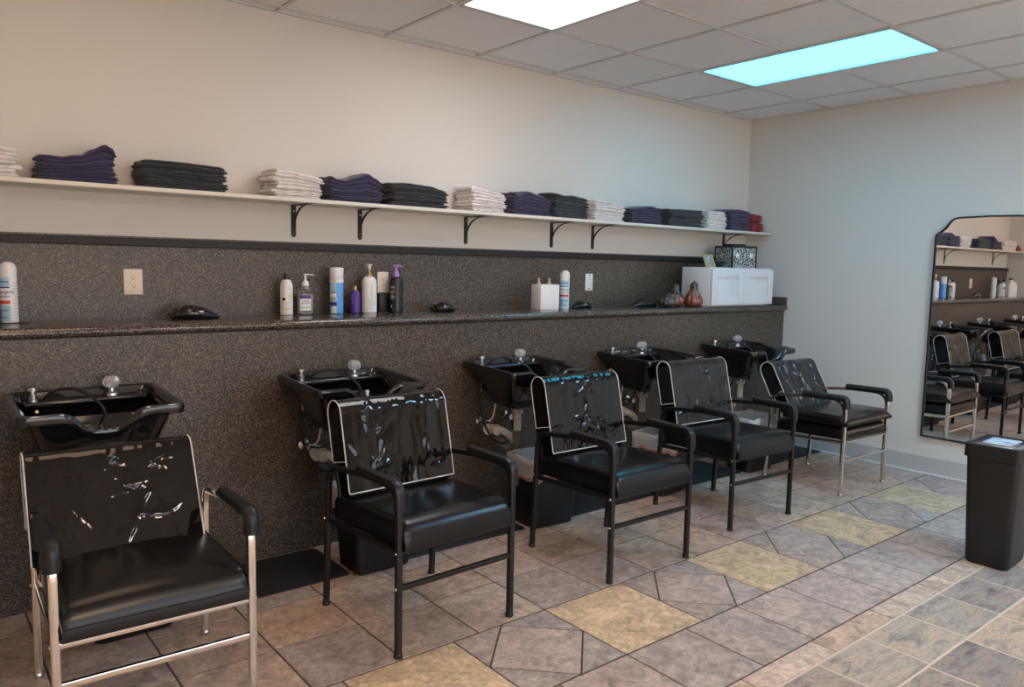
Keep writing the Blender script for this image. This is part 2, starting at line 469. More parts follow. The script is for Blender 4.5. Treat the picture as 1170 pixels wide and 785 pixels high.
# walls (thick slabs standing outside the room)
struct(MB().box(((XL + XR) / 2, .06, H / 2), (XR - XL + .24, .12, H + .3)).build('wall_back', M_wall, smooth=0))
struct(MB().box((.06, YF / 2, H / 2), (.12, -YF, H + .3)).build('wall_right', M_wall, smooth=0))
struct(MB().box((XL - .06, YF / 2, H / 2), (.12, -YF, H + .3)).build('wall_far_left', M_wall, smooth=0))
wf = MB(); W0, W1, Z0, Z1 = -6.6, -1.2, .12, 2.25  # unseen front wall, opening added so daylight reaches the ceiling
wf.box(((XL + W0) / 2, YF - .06, H / 2), (W0 - XL, .12, H + .3)); wf.box(((XR + W1) / 2, YF - .06, H / 2), (XR - W1, .12, H + .3))
wf.box(((W0 + W1) / 2, YF - .06, Z0 / 2 - .075), (W1 - W0, .12, Z0 + .15)); wf.box(((W0 + W1) / 2, YF - .06, (Z1 + H + .15) / 2), (W1 - W0, .12, H + .15 - Z1))
struct(wf.build('unseen_wall_front', M_wall, smooth=0))
wn = MB()
for x in (W0, -4.8, -3.0, W1): wn.box((x, YF - .05, (Z0 + Z1) / 2), (.05, .06, Z1 - Z0))
for z in (Z0, Z1): wn.box(((W0 + W1) / 2, YF - .05, z), (W1 - W0, .06, .05))
struct(wn.build('unseen_window_1', M_blackmetal, smooth=0))  # frame bars of the added, unseen front opening
struct(MB().box((-6.0, -.75, H / 2), (.1, 1.5, H)).build('wall_left', M_wall, smooth=0))

# half wall that carries the basins, laminate above the counter, dark cap strip
XE = -5.945
struct(MB().box(((XE + 0) / 2 - .0, -.20, .541), (-XE - .006, .396, 1.082)).build('wall_lower', M_gran, smooth=0))
struct(MB().box((XE / 2, -.008, 1.30), (-XE - .008, .014, .40)).build('trim_1', M_gran, smooth=0))
t2 = MB(); t2.rbox((XE / 2, -.016, 1.474), (-XE - .008, .03, .036), .004)
struct(t2.build('trim_2', M_trimdark, smooth=0))
bb = MB(); bb.rbox((-.007, -4.2, .062), (.012, 7.55, .118), .004)
struct(bb.build('baseboard_right', M_base, smooth=0))
struct(MB().box((-.017, -4.2, .003), (.012, 7.55, .012)).build('trim_3', M_caulk, smooth=0))

# ------------------------------------------------------------------ ceiling lights
COLS = [((.105, .80, 1.30), 3.6), ((1.0, .96, .98), 5.5), ((1.0, .68, .45), 2.5), ((1.0, .70, .46), 3.0)]
ROWS = {1: [((.36, .70, 1.0), 19.0), ((.98, .93, .90), 17.0), ((1.0, .73, .51), 22.0), ((1.0, .73, .51), 11.0)]}  # unseen rear panels, added and tuned to light and tint the room
cname = ['second from the right wall', 'third from the right wall', 'left', 'far left']
for xs, ys, xi, yj in LIGHTS:
    col, st = COLS[xi] if yj == 0 else ROWS[yj][xi]
    if yj == 0:
        lab = ['cyan-white fluorescent ceiling panel nearest the right wall', 'bright white fluorescent ceiling panel above the middle of the row of chairs',
               'warm fluorescent ceiling panel above the leftmost chair', 'warm fluorescent ceiling panel beyond the left partition'][xi]
    else:
        lab = ('added %s fluorescent ceiling panel, unseen, %s behind the camera' % (['cool', 'white', 'warm', 'dim warm'][xi], ['', 'first row', 'second row'][yj]))
    t = thing('ceiling_light', lab, 'ceiling light', (xs + .305, ys - .61, H), 0, 'fluorescent ceiling panels')
    f = MB()
    for sx in (-1, 1): f.box((sx * .288, 0, .03), (.012, 1.19, .062))
    for sy in (-1, 1): f.box((0, sy * .589, .03), (.588, .012, .062))
    f.box((0, 0, .085), (.588, 1.19, .04))
    f.build('frame', M_tbar, t, 0)
    d = MB(); d.rbox((0, 0, .012), (.564, 1.166, .006), .002)
    d.build('diffuser', emit_mat('diffuser_glow', col, st), t, 0)

# ------------------------------------------------------------------ countertop, shelf
CT = 1.127
ct = thing('countertop', 'long speckled brown-grey laminate countertop above the basins', 'countertop', (-2.95, -.21, CT))
m = MB(); prof = []
for a in range(9):
    t = pi / 2 - pi * a / 8; prof.append((-.197 - .021 * cos(t) * 1.0, -.021 + .021 * sin(t)))
prof = [(.194, 0)] + prof + [(.194, -.042)]
m.loft([[Vector((x, y, z)) for y, z in prof] for x in (-2.955, -.42)], True, True)
m.build('slab', M_top, ct)
m = MB(); m.loft([[Vector((x, y, z)) for y, z in prof] for x in (-.4185, 2.946)], True, True)
m.build('slab', M_top, ct)
m = MB(); m.rbox((2.934, -.012, .032), (.022, .405, .064), .003)
m.build('side_splash', M_top, ct)

SZ = 1.709
for nm, x0, x1, lab in (('a', -5.93, -2.885, 'long cream towel shelf board on the left part of the wall'), ('b', -2.883, -.004, 'cream towel shelf board ending at the right wall')):
    t = MB(); t.rbox(((x0 + x1) / 2, -.121, SZ - .0095), (x1 - x0, .238, .019), .002)
    o = t.build('wall_shelf', M_shelf); tag(o, lab, 'shelf', 'towel shelf boards')

def bracket(x, label):
    t = thing('shelf_bracket', label, 'bracket', (x, 0, SZ - .019), 0, 'black shelf brackets')
    m = MB(); bmn = []
    pts = [(-.0125, 0), (.0125, 0)] + [(.0125 * cos(-pi * k / 8), -.152 - .0125 * sin(pi * k / 8)) for k in range(9)]
    m.loft([[Vector((a, y, b)) for a, b in pts] for y in (-.0005, -.0055)], True, True)
    m.build('wall_plate', M_blackmetal, t)
    m = MB(); m.rbox((0, -.103, -.0025), (.025, .195, .0045), .0015); m.build('shelf_arm', M_blackmetal, t)
    m = MB(); arc = []
    for k in range(13):
        a = pi / 2 * k / 12
        arc.append((0, -.006 - .165 * (1 - cos(a)), -.128 + .124 * sin(a)))
    m.tube(arc, .011, .006, up=(0, -1, 0), corner=.0015); m.build('curved_brace', M_blackmetal, t)
    for z in (-.03, -.125):
        m = MB(); m.lathe([(.0045, 0), (.004, .0015), (0.001, .002)], (0, -.0055, z), 10, Matrix.Rotation(pi / 2, 3, 'X')); m.build('screw', M_steel, t)
for x, l in ((-5.45, 'black shelf bracket above the leftmost basin, seen only in the mirror'), (-3.986, 'black shelf bracket below the second white towel stack'),
             (-3.605, 'black shelf bracket below the second navy towel stack'), (-2.893, 'black shelf bracket below the third white towel stack'),
             (-2.195, 'black shelf bracket below the third charcoal towel stack'), (-1.811, 'black shelf bracket right of the fourth white stack, above the outlet'),
             (-.308, 'black shelf bracket just above the leopard print crate')):
    bracket(x, l)

# ------------------------------------------------------------------ towels
def interp(prof, x):
    if x <= prof[0][0]: return prof[0][1]
    for (a, b), (c, d) in zip(prof, prof[1:]):
        if x <= c:
            t = (x - a) / (c - a); t = t * t * (3 - 2 * t); return b + (d - b) * t
    return prof[-1][1]
def towel_mesh(x0, x1, y0, y1, zb, zt, seed, nx=30, ny=10):
    """one folded towel lying between two height fields, rounded at all its edges"""
    mb = MB(); us = [-cos(pi * i / nx) * .35 + (2 * i / nx - 1) * .65 for i in range(nx + 1)]; vs = [-cos(pi * j / ny) * .5 + (2 * j / ny - 1) * .5 for j in range(ny + 1)]
    top = []; bot = []
    hx, hy = (x1 - x0) / 2, (y1 - y0) / 2
    for v in vs:
        rt = []; rb = []
        for u in us:
            jx = .011 * noise.noise(Vector((v * 1.7 + seed * 3.1, seed, 5 * (u > 0)))); jy = .008 * noise.noise(Vector((u * 2.6, seed * 1.7, 9 * (v > 0))))
            x = (x0 + x1) / 2 + u * hx + jx * abs(u); y = (y0 + y1) / 2 + v * hy + jy * abs(v)
            b = zb(x, y); t = zt(x, y); th = max(t - b, .006)
            r = th * .62
            e = 1.0
            for d in ((1 - abs(u)) * hx, (1 - abs(v)) * hy):
                if d < r: e *= max(0, 1 - (1 - d / r) ** 2.6) ** (1 / 2.6)
            mid = (b + t) / 2
            w = .0010 * noise.noise(Vector((x * 26, y * 26, seed * 2.3)))
            rt.append((x, y, mid + th * .5 * e + w * e)); rb.append((x, y, mid - th * .5 * e + w * e * .3))
        top.append(rt); bot.append(rb)
    mb.grid(top); mb.grid(bot, True)
    return mb
ORD = ['topmost', 'second', 'third', 'fourth', 'fifth', 'sixth', 'seventh', 'eighth', 'ninth', 'tenth', 'eleventh']
def stack(colour, nth, x0, x1, prof, n, seed, edge=''):
    rnd = random.Random(seed); grp = '%s %s towel stack on the shelf' % (nth, colour)
    prof = [(x, h) for x, h in prof]
    fr = [0]
    for k in range(n): fr.append(fr[-1] + rnd.uniform(.82, 1.18))
    fr = [a / fr[-1] for a in fr]
    base = min(h for _, h in prof)
    def surf(k):
        f = fr[k]
        def g(x, y):
            h = interp(prof, x)
            # lower layers stay flat, upper layers follow the slump of the pile
            w = f ** 1.8
            hh = base * f + (h - base) * w
            hh += f * .006 * noise.noise(Vector((x * 9, y * 9, seed + k * .35))) + (0 if k == 0 else .0022 * noise.noise(Vector((x * 22, y * 14, seed * 2 + k * 3.3))))
            hh -= f * .010 * max(0, (-.15 - y) / .07) * 0.6
            return SZ + .0012 + hh
        return g
    for k in range(n):
        a = x0 + rnd.uniform(-.013, .013); b = x1 + rnd.uniform(-.013, .013); yf = -.212 + rnd.uniform(-.009, .009)
        z0 = surf(k); z1 = surf(k + 1)
        mb = towel_mesh(a, b, yf, -.02 + rnd.uniform(-.008, .004), lambda x, y: z0(x, y) + .0002, lambda x, y: z1(x, y) - .0004, seed * 10 + k)
        o = mb.build('folded_towel', M_tw[colour], weld=.0001, smooth=180)
        i = n - 1 - k
        pos = 'bottom' if k == 0 else ('topmost' if i == 0 else ORD[i])
        lab = ('%s %s towel in the %s %s stack from the left' % (pos, colour, nth, colour)) if i == 0 or k == 0 else ('%s %s towel from the top, %s %s stack from the left' % (pos, colour, nth, colour))
        tag(o, lab, 'towel', grp)
S = [('white', 'first', -5.62, -5.205, [(-5.62, .13), (-5.4, .135), (-5.205, .115)], 7),
     ('navy', 'first', -5.143, -4.852, [(-5.143, .103), (-5.06, .104), (-4.981, .116), (-4.939, .142), (-4.892, .168), (-4.865, .155), (-4.852, .130)], 7),
     ('charcoal', 'first', -4.752, -4.391, [(-4.752, .122), (-4.71, .127), (-4.619, .125), (-4.525, .122), (-4.427, .120), (-4.399, .112)], 9),
     ('white', 'second', -4.171, -3.918, [(-4.171, .138), (-4.10, .132), (-3.979, .122), (-3.918, .108)], 8),
     ('navy', 'second', -3.872, -3.581, [(-3.872, .130), (-3.83, .116), (-3.789, .112), (-3.714, .135), (-3.658, .160), (-3.612, .140), (-3.581, .120)], 7),
     ('charcoal', 'second', -3.523, -3.163, [(-3.523, .120), (-3.40, .128), (-3.285, .122), (-3.198, .108), (-3.163, .094)], 9),
     ('white', 'third', -2.998, -2.747, [(-2.998, .146), (-2.891, .137), (-2.807, .123), (-2.747, .112)], 8),
     ('navy', 'third', -2.695, -2.383, [(-2.695, .142), (-2.632, .118), (-2.562, .150), (-2.485, .131), (-2.383, .105)], 7),
     ('charcoal', 'third', -2.353, -2.061, [(-2.353, .160), (-2.263, .145), (-2.187, .150), (-2.109, .140), (-2.061, .130)], 7),
     ('white', 'fourth', -2.004, -1.720, [(-2.004, .136), (-1.865, .135), (-1.72, .118)], 9),
     ('navy', 'fourth', -1.649, -1.329, [(-1.649, .100), (-1.56, .114), (-1.423, .129), (-1.358, .118), (-1.329, .098)], 7),
     ('charcoal', 'fourth', -1.251, -.858, [(-1.251, .124), (-1.084, .125), (-.858, .135)], 8),
     ('white', 'fifth', -.794, -.575, [(-.794, .142), (-.664, .144), (-.575, .136)], 8),
     ('navy', 'fifth', -.529, -.263, [(-.529, .150), (-.48, .166), (-.38, .168), (-.263, .158)], 6)]
for i, (c, nth, x0, x1, pr, n) in enumerate(S): stack(c, nth, x0, x1, pr, n, 11 + i * 7)

def rolled(x, z, r, label, x_len=.19):
    mb = MB(); loops = []
    for k, (y, s) in enumerate([(-.218, .05), (-.218, .55), (-.214, .86), (-.205, 1), (-.11, 1.02), (-.03, 1), (-.022, .8), (-.02, .05)]):
        l = []
        for i in range(26):
            a = 2 * pi * i / 26
            rr = r * s * (1 + .04 * noise.noise(Vector((cos(a) * 2, sin(a) * 2, y * 18 + x * 30))))
            if abs(a - .9) < .13 and s > .5: rr *= .93
            l.append((x + rr * cos(a), y, z + rr * sin(a) * .96))
        loops.append(l)
    mb.loft(loops)
    # spiral seam on the visible end
    sp = [(x + r * .85 * (1 - t) * cos(9 * t + .9), -.219, z + r * .85 * (1 - t) * sin(9 * t + .9)) for t in [q / 30 for q in range(28)]]
    mb.tube(sp, .004, .004, 6)
    tag(mb.build('rolled_towel', M_tw['red']), label, 'towel', 'rolled red towels at the shelf end')
r = .036
rolled(-.205, SZ + .037, r, 'rolled red towel at lower left of the red pile on the shelf')
rolled(-.108, SZ + .036, .040, 'rolled red towel at lower right, nearest the right wall')
rolled(-.205, SZ + .111, .034, 'rolled red towel at upper left of the red pile on the shelf')
rolled(-.130, SZ + .107, .034, 'rolled red towel at upper right of the red pile on the shelf')
o = towel_mesh(-5.80, -5.66, -.21, -.03, lambda x, y: SZ + .001, lambda x, y: SZ + .03 + .09 * max(0, (x + 5.82) / .16), 3).build('folded_towel', M_tw['red'], weld=.0001, smooth=180)
tag(o, 'red cloth heaped at the far left shelf end, seen in the mirror', 'towel')

# ------------------------------------------------------------------ salon chairs
HW = .262      # half distance between the leg tubes
def back_profile(th, hgt, n=8):
    """side outline of the backrest in its own frame: y forward is -, z up, from front bottom over the top to rear bottom"""
    r = th / 2; out = [(-r, 0), (-r, hgt * .3), (-r, hgt * .62), (-r, hgt - r)]
    for k in range(1, n): out.append((-r * cos(pi * k / n), hgt - r + r * sin(pi * k / n)))
    out += [(r, hgt - r), (r, hgt * .62), (r, hgt * .3), (r, 0)]
    return out

def make_chair(label, loc, rz, metal, lean, style, film, bz=.455, by=.135, bh=.40, seed=1, crease=1.0, bx=0):
    t = thing('shampoo_chair', label, 'chair', loc, rz, 'shampoo chairs along the basins')
    rnd = random.Random(seed); round_ = style == 'black'
    cw = .024; crn = .006 if round_ else .004
    fy, ry, ah = -.272, .262, (.618 if round_ else .606)
    rz_ = .384 if round_ else .338; HW = .262 if round_ else .268
    for s in (-1, 1):
        x = s * HW
        path = fillet([(x, fy, .006), (x, fy, ah), (x, fy + .23, ah)], .085, 7)
        m = MB(); m.tube(path, cw, cw, up=(0, -1, 0), corner=crn); m.build('leg', metal, t)
        path = fillet([(x, ry + .012, .006), (x, ry - .02, ah - .03), (x, fy + .228, ah)], .07, 7)
        m = MB(); m.tube(path, cw, cw, up=(0, 1, 0), corner=crn); m.build('leg', metal, t)
        for yy in (fy, ry + .012):
            m = MB(); m.lathe([(.015, 0), (.0165, .003), (.0165, .012), (.0125, .018)], (x, yy, 0), 14); m.build('foot_glide', M_rubber if round_ else M_steel, t)
        # arm pad
        if round_:
            pp = fillet([(x, fy - .004, ah - .075), (x, fy - .004, ah + .012), (x, fy + .27, ah + .014)], .085, 8)
            m = MB(); m.tube(pp, .040, .030, up=(0, -1, 0), corner=.011)
        else:
            pp = fillet([(x, fy - .008, ah - .052), (x, fy - .006, ah + .012), (x, fy + .285, ah + .006)], .09, 9)
            m = MB(); m.tube(pp, .049, .044, seg=16, up=(0, -1, 0))
        m.build('armrest', M_pad, t)
        # side rail under the seat
        m = MB(); m.tube([(x - s * .003, fy, rz_), (x - s * .003, ry - .02, rz_ - .02)], .014, .022, up=(0, 0, 1), corner=.002); m.build('seat_rail', metal, t)
        # back upright
        m = MB(); m.tube([(x - s * .026, by + .05, rz_ - .012), (x - s * .026, by + .055, bz + .03), (x - s * .026, by + .07 + sin(lean) * .2, bz + .2)], .02, .02, up=(0, 1, 0), corner=.004); m.build('back_upright', metal, t)
    m = MB(); m.tube([(-HW, fy, rz_), (HW, fy, rz_)], .012, .016, up=(0, 0, 1), corner=.002); m.build('seat_rail', metal, t)
    m = MB(); m.tube([(-HW, ry - .005, rz_ - .012), (HW, ry - .005, rz_ - .012)], .014, .02, up=(0, 0, 1), corner=.002); m.build('seat_rail', metal, t)
    sz = .255 if round_ else .222
    m = MB(); m.tube([(-HW, fy, sz), (HW, fy, sz)], .016, .02, up=(0, 0, 1), corner=.003); m.build('stretcher', metal, t)
    def screw(c, M): MB().lathe([(.0065, 0), (.0055, .003), (.001, .0042)], c, 10, M).build('screw', M_steel, t)
    for s in (-1, 1):
        for z in (rz_, sz): screw((s * (HW + .012), fy, z), Matrix.Rotation(s * pi / 2, 3, 'Y'))
        screw((s * (HW + .012), ry, rz_ - .012), Matrix.Rotation(s * pi / 2, 3, 'Y'))
    # seat cushion: crowned box with a rolled front
    def cushion(x, y0, y1, z0, z1, crown, name='seat', tilt=0.0):
        m = MB(); nx, ny = 22, 18; top = []; bot = []
        for j in range(ny + 1):
            v = j / ny; v = .5 - .5 * cos(pi * v) * .55 - (.5 - v) * .45
            rt = []; rb = []
            for i in range(nx + 1):
                u = i / nx; u = .5 - .5 * cos(pi * u) * .55 - (.5 - u) * .45
                px = -x + 2 * x * u; py = y0 + (y1 - y0) * v
                dx = min(u, 1 - u) * 2 * x; df = v * (y1 - y0); db = (1 - v) * (y1 - y0)
                e = 1.0
                for d, rr in ((dx, .018), (df, .068), (db, .02)):
                    if d < rr: e -= (1 - math.sqrt(max(0, 1 - (1 - d / rr) ** 2))) * rr / (z1 - z0) * .95
                e = max(e, .25)
                zz = z0 + (z1 - z0) * e + crown * (1 - (2 * u - 1) ** 2) * (1 - (2 * v - 1) ** 2) + tilt * (v - .5)
                zz += .0025 * noise.noise(Vector((px * 9, py * 9, seed * 3.0)))
                rt.append((px, py, zz)); rb.append((px, py, z0 + tilt * (v - .5) * .6))
            top.append(rt); bot.append(rb)
        m.grid(top); m.grid(bot, True)
        ring_t = top[0] + [r[-1] for r in top[1:]] + top[-1][-2::-1] + [r[0] for r in top[-2:0:-1]]
        ring_b = bot[0] + [r[-1] for r in bot[1:]] + bot[-1][-2::-1] + [r[0] for r in bot[-2:0:-1]]
        m.loft([ring_b, ring_t], False, False)
        o = m.build(name, M_vinyl, t, smooth=50, weld=.0002)
        # welt seam round the cushion
        if not round_:
            m = MB(); m.tube([Vector(p) + Vector((0, 0, .001)) for p in ring_t], .005, .005, 6, closed=True); m.build('welt_seam', M_vinyl, o)
        return o
    sw = HW - .014
    if style == 'stack':
        cushion(sw, fy - .012, .20, .348, .428, .006, tilt=-.02)
        cushion(sw + .028, fy - .028, .15, .440, .500, .010, name='loose_cushion', tilt=-.012)
    elif style == 'chrome':
        cushion(sw, fy - .024, .215, .348, .446, .026, tilt=-.012)
    else:
        cushion(sw, fy - .022, .225, .386, .488, .006, tilt=-.016)
    # backrest
    bw = HW - .024; th = .075
    B = Matrix.Translation((bx, by, bz)) @ Matrix.Rotation(-lean, 4, 'X')
    pr = back_profile(th, bh)
    loops = []
    nxs = 14
    for i in range(nxs + 1):
        u = -1 + 2 * i / nxs; x = u * bw; l = []
        e = 1 - .10 * abs(u) ** 8
        for y, z in pr:
            # tufts pull the front in
            d = 0
            if y < 0 and .1 < z < bh - .04:
                for cx in (-.125, 0, .125):
                    for cz in (bh * .33, bh * .66): d += .010 * math.exp(-((x - cx) ** 2 + (z - cz) ** 2) / .0012)
            l.append(B @ Vector((x, y * e + d, .004 + z * (1 - .01 * abs(u) ** 8))))
        loops.append(l)
    m = MB(); m.loft(loops); m.build('backrest', M_vinyl2, t, smooth=50)
    # clear cover with creases and welded white piping
    pc = back_profile(th + .032, bh + .012, 8); full = []
    n2 = len(pc)
    lowf = -.012; rearcut = bh * .38
    pc2 = []
    for (a, b) in zip(pc, pc[1:]):
        L = max(1, int(math.hypot(a[0] - b[0], a[1] - b[1]) / .007))
        for k in range(L): pc2.append((a[0] + (b[0] - a[0]) * k / L, a[1] + (b[1] - a[1]) * k / L))
    pc2.append(pc[-1]); pc2 = [(y, z) for y, z in pc2 if not (y > 0 and z < rearcut) and not (y < 0 and z < (.018 if round_ else -.02))]
    rows = []
    nu = 84; cb = bw + .012
    folds = []
    for q in range(15):
        ang = rnd.uniform(-1.1, 1.1) if q < 9 else rnd.uniform(1.2, 1.9)
        folds.append((rnd.uniform(-.2, .2), rnd.uniform(.06, bh - .03), sin(ang), cos(ang), rnd.uniform(.025, .075), rnd.uniform(.0045, .009), rnd.choice((-1, 1, 1)) * rnd.uniform(.0025, .0068)))
    for i in range(nu + 1):
        u = -1 + 2 * i / nu; x = u * cb; l = []
        for y, z in pc2:
            k = noise.noise(Vector((x * 14, z * 5, seed * 7.7 + (5 if y > 0 else 0)))) + .6 * noise.noise(Vector((x * 34, z * 12, seed * 3.1)))
            wr = .0040 * crease * k * (1 - abs(u) ** 6)
            for fx, fz, sx_, sz_, fl, fw_, fa in folds:      # sharp creases in the film
                du = (x - fx) * sx_ + (z - fz) * sz_; dv = (x - fx) * sz_ - (z - fz) * sx_ + .02 * sin(du * 25 + fx * 90)
                if abs(du) < 3 * fl and abs(dv) < 4 * fw_: wr += crease * fa * math.exp(-(dv / fw_) ** 2 - (du / fl) ** 2)
            tz = max(0, (z - (bh - .06)) / .06)              # puckers along the top fold
            wr += .0028 * crease * tz * noise.noise(Vector((x * 55, z * 20, seed * 1.3)))
            n = -1 if y < 0 else 1; wr = max(wr, -.008)
            l.append(B @ Vector((x, y + (n * wr if abs(y) > (th + .032) / 2 * .8 else 0), z)))
        rows.append(l)
    m = MB(); m.grid(rows); c = m.build('plastic_cover', film, t, smooth=60)
    m = MB()
    for s in (-1, 1):
        edge = [B @ Vector((s * (cb + .001), y, z)) for y, z in pc2]
        half = [(y, z) for y, z in pc2]
        # side gusset between front and rear edges of the cover
        fr_ = [q for q in half if q[0] < 0 and q[1] <= bh]; re = [q for q in half if q[0] >= 0]
        zs = [rearcut + (bh - .02 - rearcut) * k / 10 for k in range(11)]
        g = []
        for z in zs:
            hw_ = (th + .032) / 2
            if z > bh + .012 - hw_: hw_ = math.sqrt(max(1e-6, hw_ ** 2 - (z - (bh + .012 - hw_)) ** 2))
            g.append([B @ Vector((s * cb, -hw_ + 2 * hw_ * q / 5, z)) + Vector((s * .003 * noise.noise(Vector((q, z * 20, seed))), 0, 0)) for q in range(6)])
        m = MB(); m.grid(g); m.build('cover_gusset', film, c, smooth=60)
    for s in (-1, 1):
        m = MB(); edge = [B @ Vector((s * (cb + .001), y, z)) for y, z in pc2]; m.tube(edge, .0052, .0052, 6, up=(1, 0, 0))
        m.tube([B @ Vector((s * (cb + .001), -(th + .032) / 2, rearcut)), B @ Vector((s * (cb + .001), (th + .032) / 2, rearcut))], .0045, .0045, 6); m.build('piping', M_pipe, c)
    m = MB()
    if round_: m.tube([B @ Vector((x, -(th + .032) / 2 - .001, .018)) for x in (-cb, 0, cb)], .0052, .0052, 6); m.build('piping', M_pipe, c)
    return t

make_chair('chrome-legged black shampoo chair leaning back at the far left, nearest the viewer', (-5.040, -1.250, 0), radians(-2), M_chrome, radians(27), 'chrome', M_film, bz=.415, by=.150, bh=.370, seed=1, crease=.9, bx=-.030)
make_chair('black-framed shampoo chair with crumpled shiny clear cover, second from left', (-4.022, -1.290, 0), radians(2), M_blackframe, radians(13), 'black', M_film, bz=.476, by=.145, bh=.378, seed=2, crease=.85)
make_chair('black-framed shampoo chair with a brown-glinting cover, middle of the row of five', (-2.925, -1.300, 0), radians(-1), M_blackframe, radians(13), 'black', M_film, bz=.472, by=.190, bh=.385, seed=3, crease=1.0)
make_chair('black-framed shampoo chair with dull wrinkled cover, beside the chrome one by the wall', (-1.888, -1.215, 0), radians(-3), M_blackframe, radians(13), 'black', M_film2, bz=.472, by=.185, bh=.385, seed=4, crease=1.35)
make_chair('chrome-legged black chair with an extra seat cushion next to the right wall', (-.770, -1.228, 0), radians(-1), M_chrome, radians(29), 'stack', M_film2, bz=.465, by=.155, bh=.345, seed=5, crease=1.3)

# ------------------------------------------------------------------ shampoo basins
YP = -.3985
def make_basin(x, z0, label):
    t = thing('shampoo_basin', label, 'basin', (x, YP, z0), 0, 'black shampoo basins on the half wall')
    # outlines are round rectangles; front is -y, back edge on the wall at y=0
    W, D = .268, .455
    def loop(hx, yb, yf, r, zb, zf, dip=0.0, dipw=.085, nfront=1.0, push=0.0):
        pts = rrect(hx, (yb - yf) / 2, r, 5, 0, 0, (yb + yf) / 2)
        # refine: subdivide straight runs
        out = []
        n = len(pts)
        for i in range(n):
            a, b = pts[i], pts[(i + 1) % n]; L = (b - a).length; k = 14 if i % 6 == 5 else 1
            for q in range(k): out.append(a + (b - a) * q / k)
        res = []
        for p in out:
            f = min(1, max(0, (yb - p.y) / (yb - yf)))
            z = zb + (zf - zb) * f
            w = math.exp(-(p.x / dipw) ** 4 * .8) * max(0, (f - .75) / .25)
            res.append(Vector((p.x, p.y + push * w, z - dip * w)))
        return res
    L = [loop(.165, -.125, -.33, .05, -.222, -.235), loop(.20, -.10, -.365, .05, -.13, -.185),
         loop(.232, -.020, -.400, .035, -.055, -.075, .055), loop(.240, -.006, -.405, .03, -.042, -.060, .055),
         loop(W, 0, -D + .006, .03, -.040, -.058, .075, push=.03), loop(W + .004, .0, -D, .032, -.018, -.036, .075, push=.03),
         loop(W, -.002, -D + .004, .03, -.001, -.022, .075, push=.03), loop(W - .010, -.008, -D + .014, .028, .0, -.020, .075, push=.03),
         loop(W - .026, -.022, -D + .034, .03, -.006, -.026, .073, push=.03), loop(W - .034, -.028, -D + .046, .035, -.03, -.04, .066, push=.028),
         loop(.205, -.05, -.375, .05, -.09, -.11, .03), loop(.175, -.13, -.34, .06, -.16, -.165), loop(.12, -.15, -.30, .06, -.205, -.208), loop(.035, -.16, -.22, .03, -.212, -.212)]
    m = MB(); m.loft(L); m.build('bowl', M_basin, t, smooth=50)
    # faucet deck along the back
    m = MB(); m.rbox((0, -.062, -.040), (.43, .085, .02), .008, 3); m.build('faucet_deck', M_basin, t)
    # crystal knob
    kx = .092
    m = MB(); m.lathe([(.024, -.030), (.022, -.02), (.013, -.014), (.012, .0)], (kx, -.07, 0), 20); kb = m.build('faucet_base', M_steel, t)
    m = MB(); m.lathe([(.012, 0), (.024, .006), (.031, .020), (.031, .030), (.024, .043), (.012, .049), (.003, .05)], (kx, -.07, 0), 16, rib=lambda a, z: 1 + .06 * cos(8 * a)); m.build('crystal_knob', M_acryl, kb, smooth=20)
    # vacuum breaker
    m = MB(); m.lathe([(.017, -.030), (.017, -.008), (.012, -.006), (.012, .010), (.022, .011), (.022, .022), (.018, .025), (.003, .026)], (-.178, -.062, 0), 18); m.build('vacuum_breaker', M_steel, t)
    # spray hose lying over the deck and rim
    hp = spline([(-.145, -.07, -.028), (-.12, -.10, .004), (-.06, -.13, .018), (.0, -.20, -.012), (.03, -.25, -.06), (.02, -.22, -.11)], 8)
    m = MB(); m.tube(hp, .011, .011, 8); h = m.build('spray_hose', M_rubber, t)
    m = MB(); m.lathe([(.008, 0), (.011, .02), (.013, .055), (.02, .07), (.02, .076), (.004, .077)], (.02, -.22, -.12), 14, Matrix.Rotation(radians(150), 3, 'X')); m.build('spray_head', M_bottleblack, h)
    # drain under the bowl
    dx, dy = -.012, -.185
    m = MB(); m.lathe([(.036, -.236), (.036, -.252), (.030, -.256), (.030, -.270)], (dx, dy, 0), 22); d = m.build('drain_fitting', M_steel, t)
    m = MB(); m.lathe([(.021, -.262), (.021, -.40)], (dx, dy, 0), 18); m.lathe([(.029, -.272), (.029, -.295), (.022, -.298)], (dx, dy, 0), 18); m.build('tail_pipe', M_pvc, d)
    m = MB(); m.lathe([(.028, -.392), (.028, -.425), (.025, -.427), (.025, -.44)], (dx, dy, 0), 18)
    m.tube(spline([(dx, dy, -.43), (dx, dy, -.475), (dx - .015, dy + .05, -.505), (dx - .03, dy + .10, -.48), (dx - .03, dy + .182, -.47)], 6), .052, .052, 14)
    m.build('trap', M_greypvc, d)
    m = MB(); m.tube(spline([(-.075, -.004, -.405), (-.070, -.05, -.400), (-.050, -.085, -.405), (-.015, -.11, -.43), (.015, -.12, -.47), (.03, -.12, -.50)], 6), .040, .040, 14)
    m.lathe([(.030, 0), (.030, .026), (.027, .030)], (-.071, -.060, -.400), 16, Matrix.Rotation(radians(105), 3, 'X')); m.lathe([(.04, 0), (.04, .006), (.025, .01)], (-.075, -.001, -.405), 18, Matrix.Rotation(pi / 2, 3, 'X'))
    m.build('vent_pipe', M_pvc, t)
    # supply stops and hoses
    for vx, vz in ((-.140, -.355), (.045, -.345)):
        m = MB(); m.lathe([(.028, 0), (.028, .004), (.012, .010), (.012, .04), (.016, .042), (.016, .058), (.004, .06)], (vx, -.001, vz), 16, Matrix.Rotation(pi / 2, 3, 'X')); m.build('supply_stop', M_steel, t)
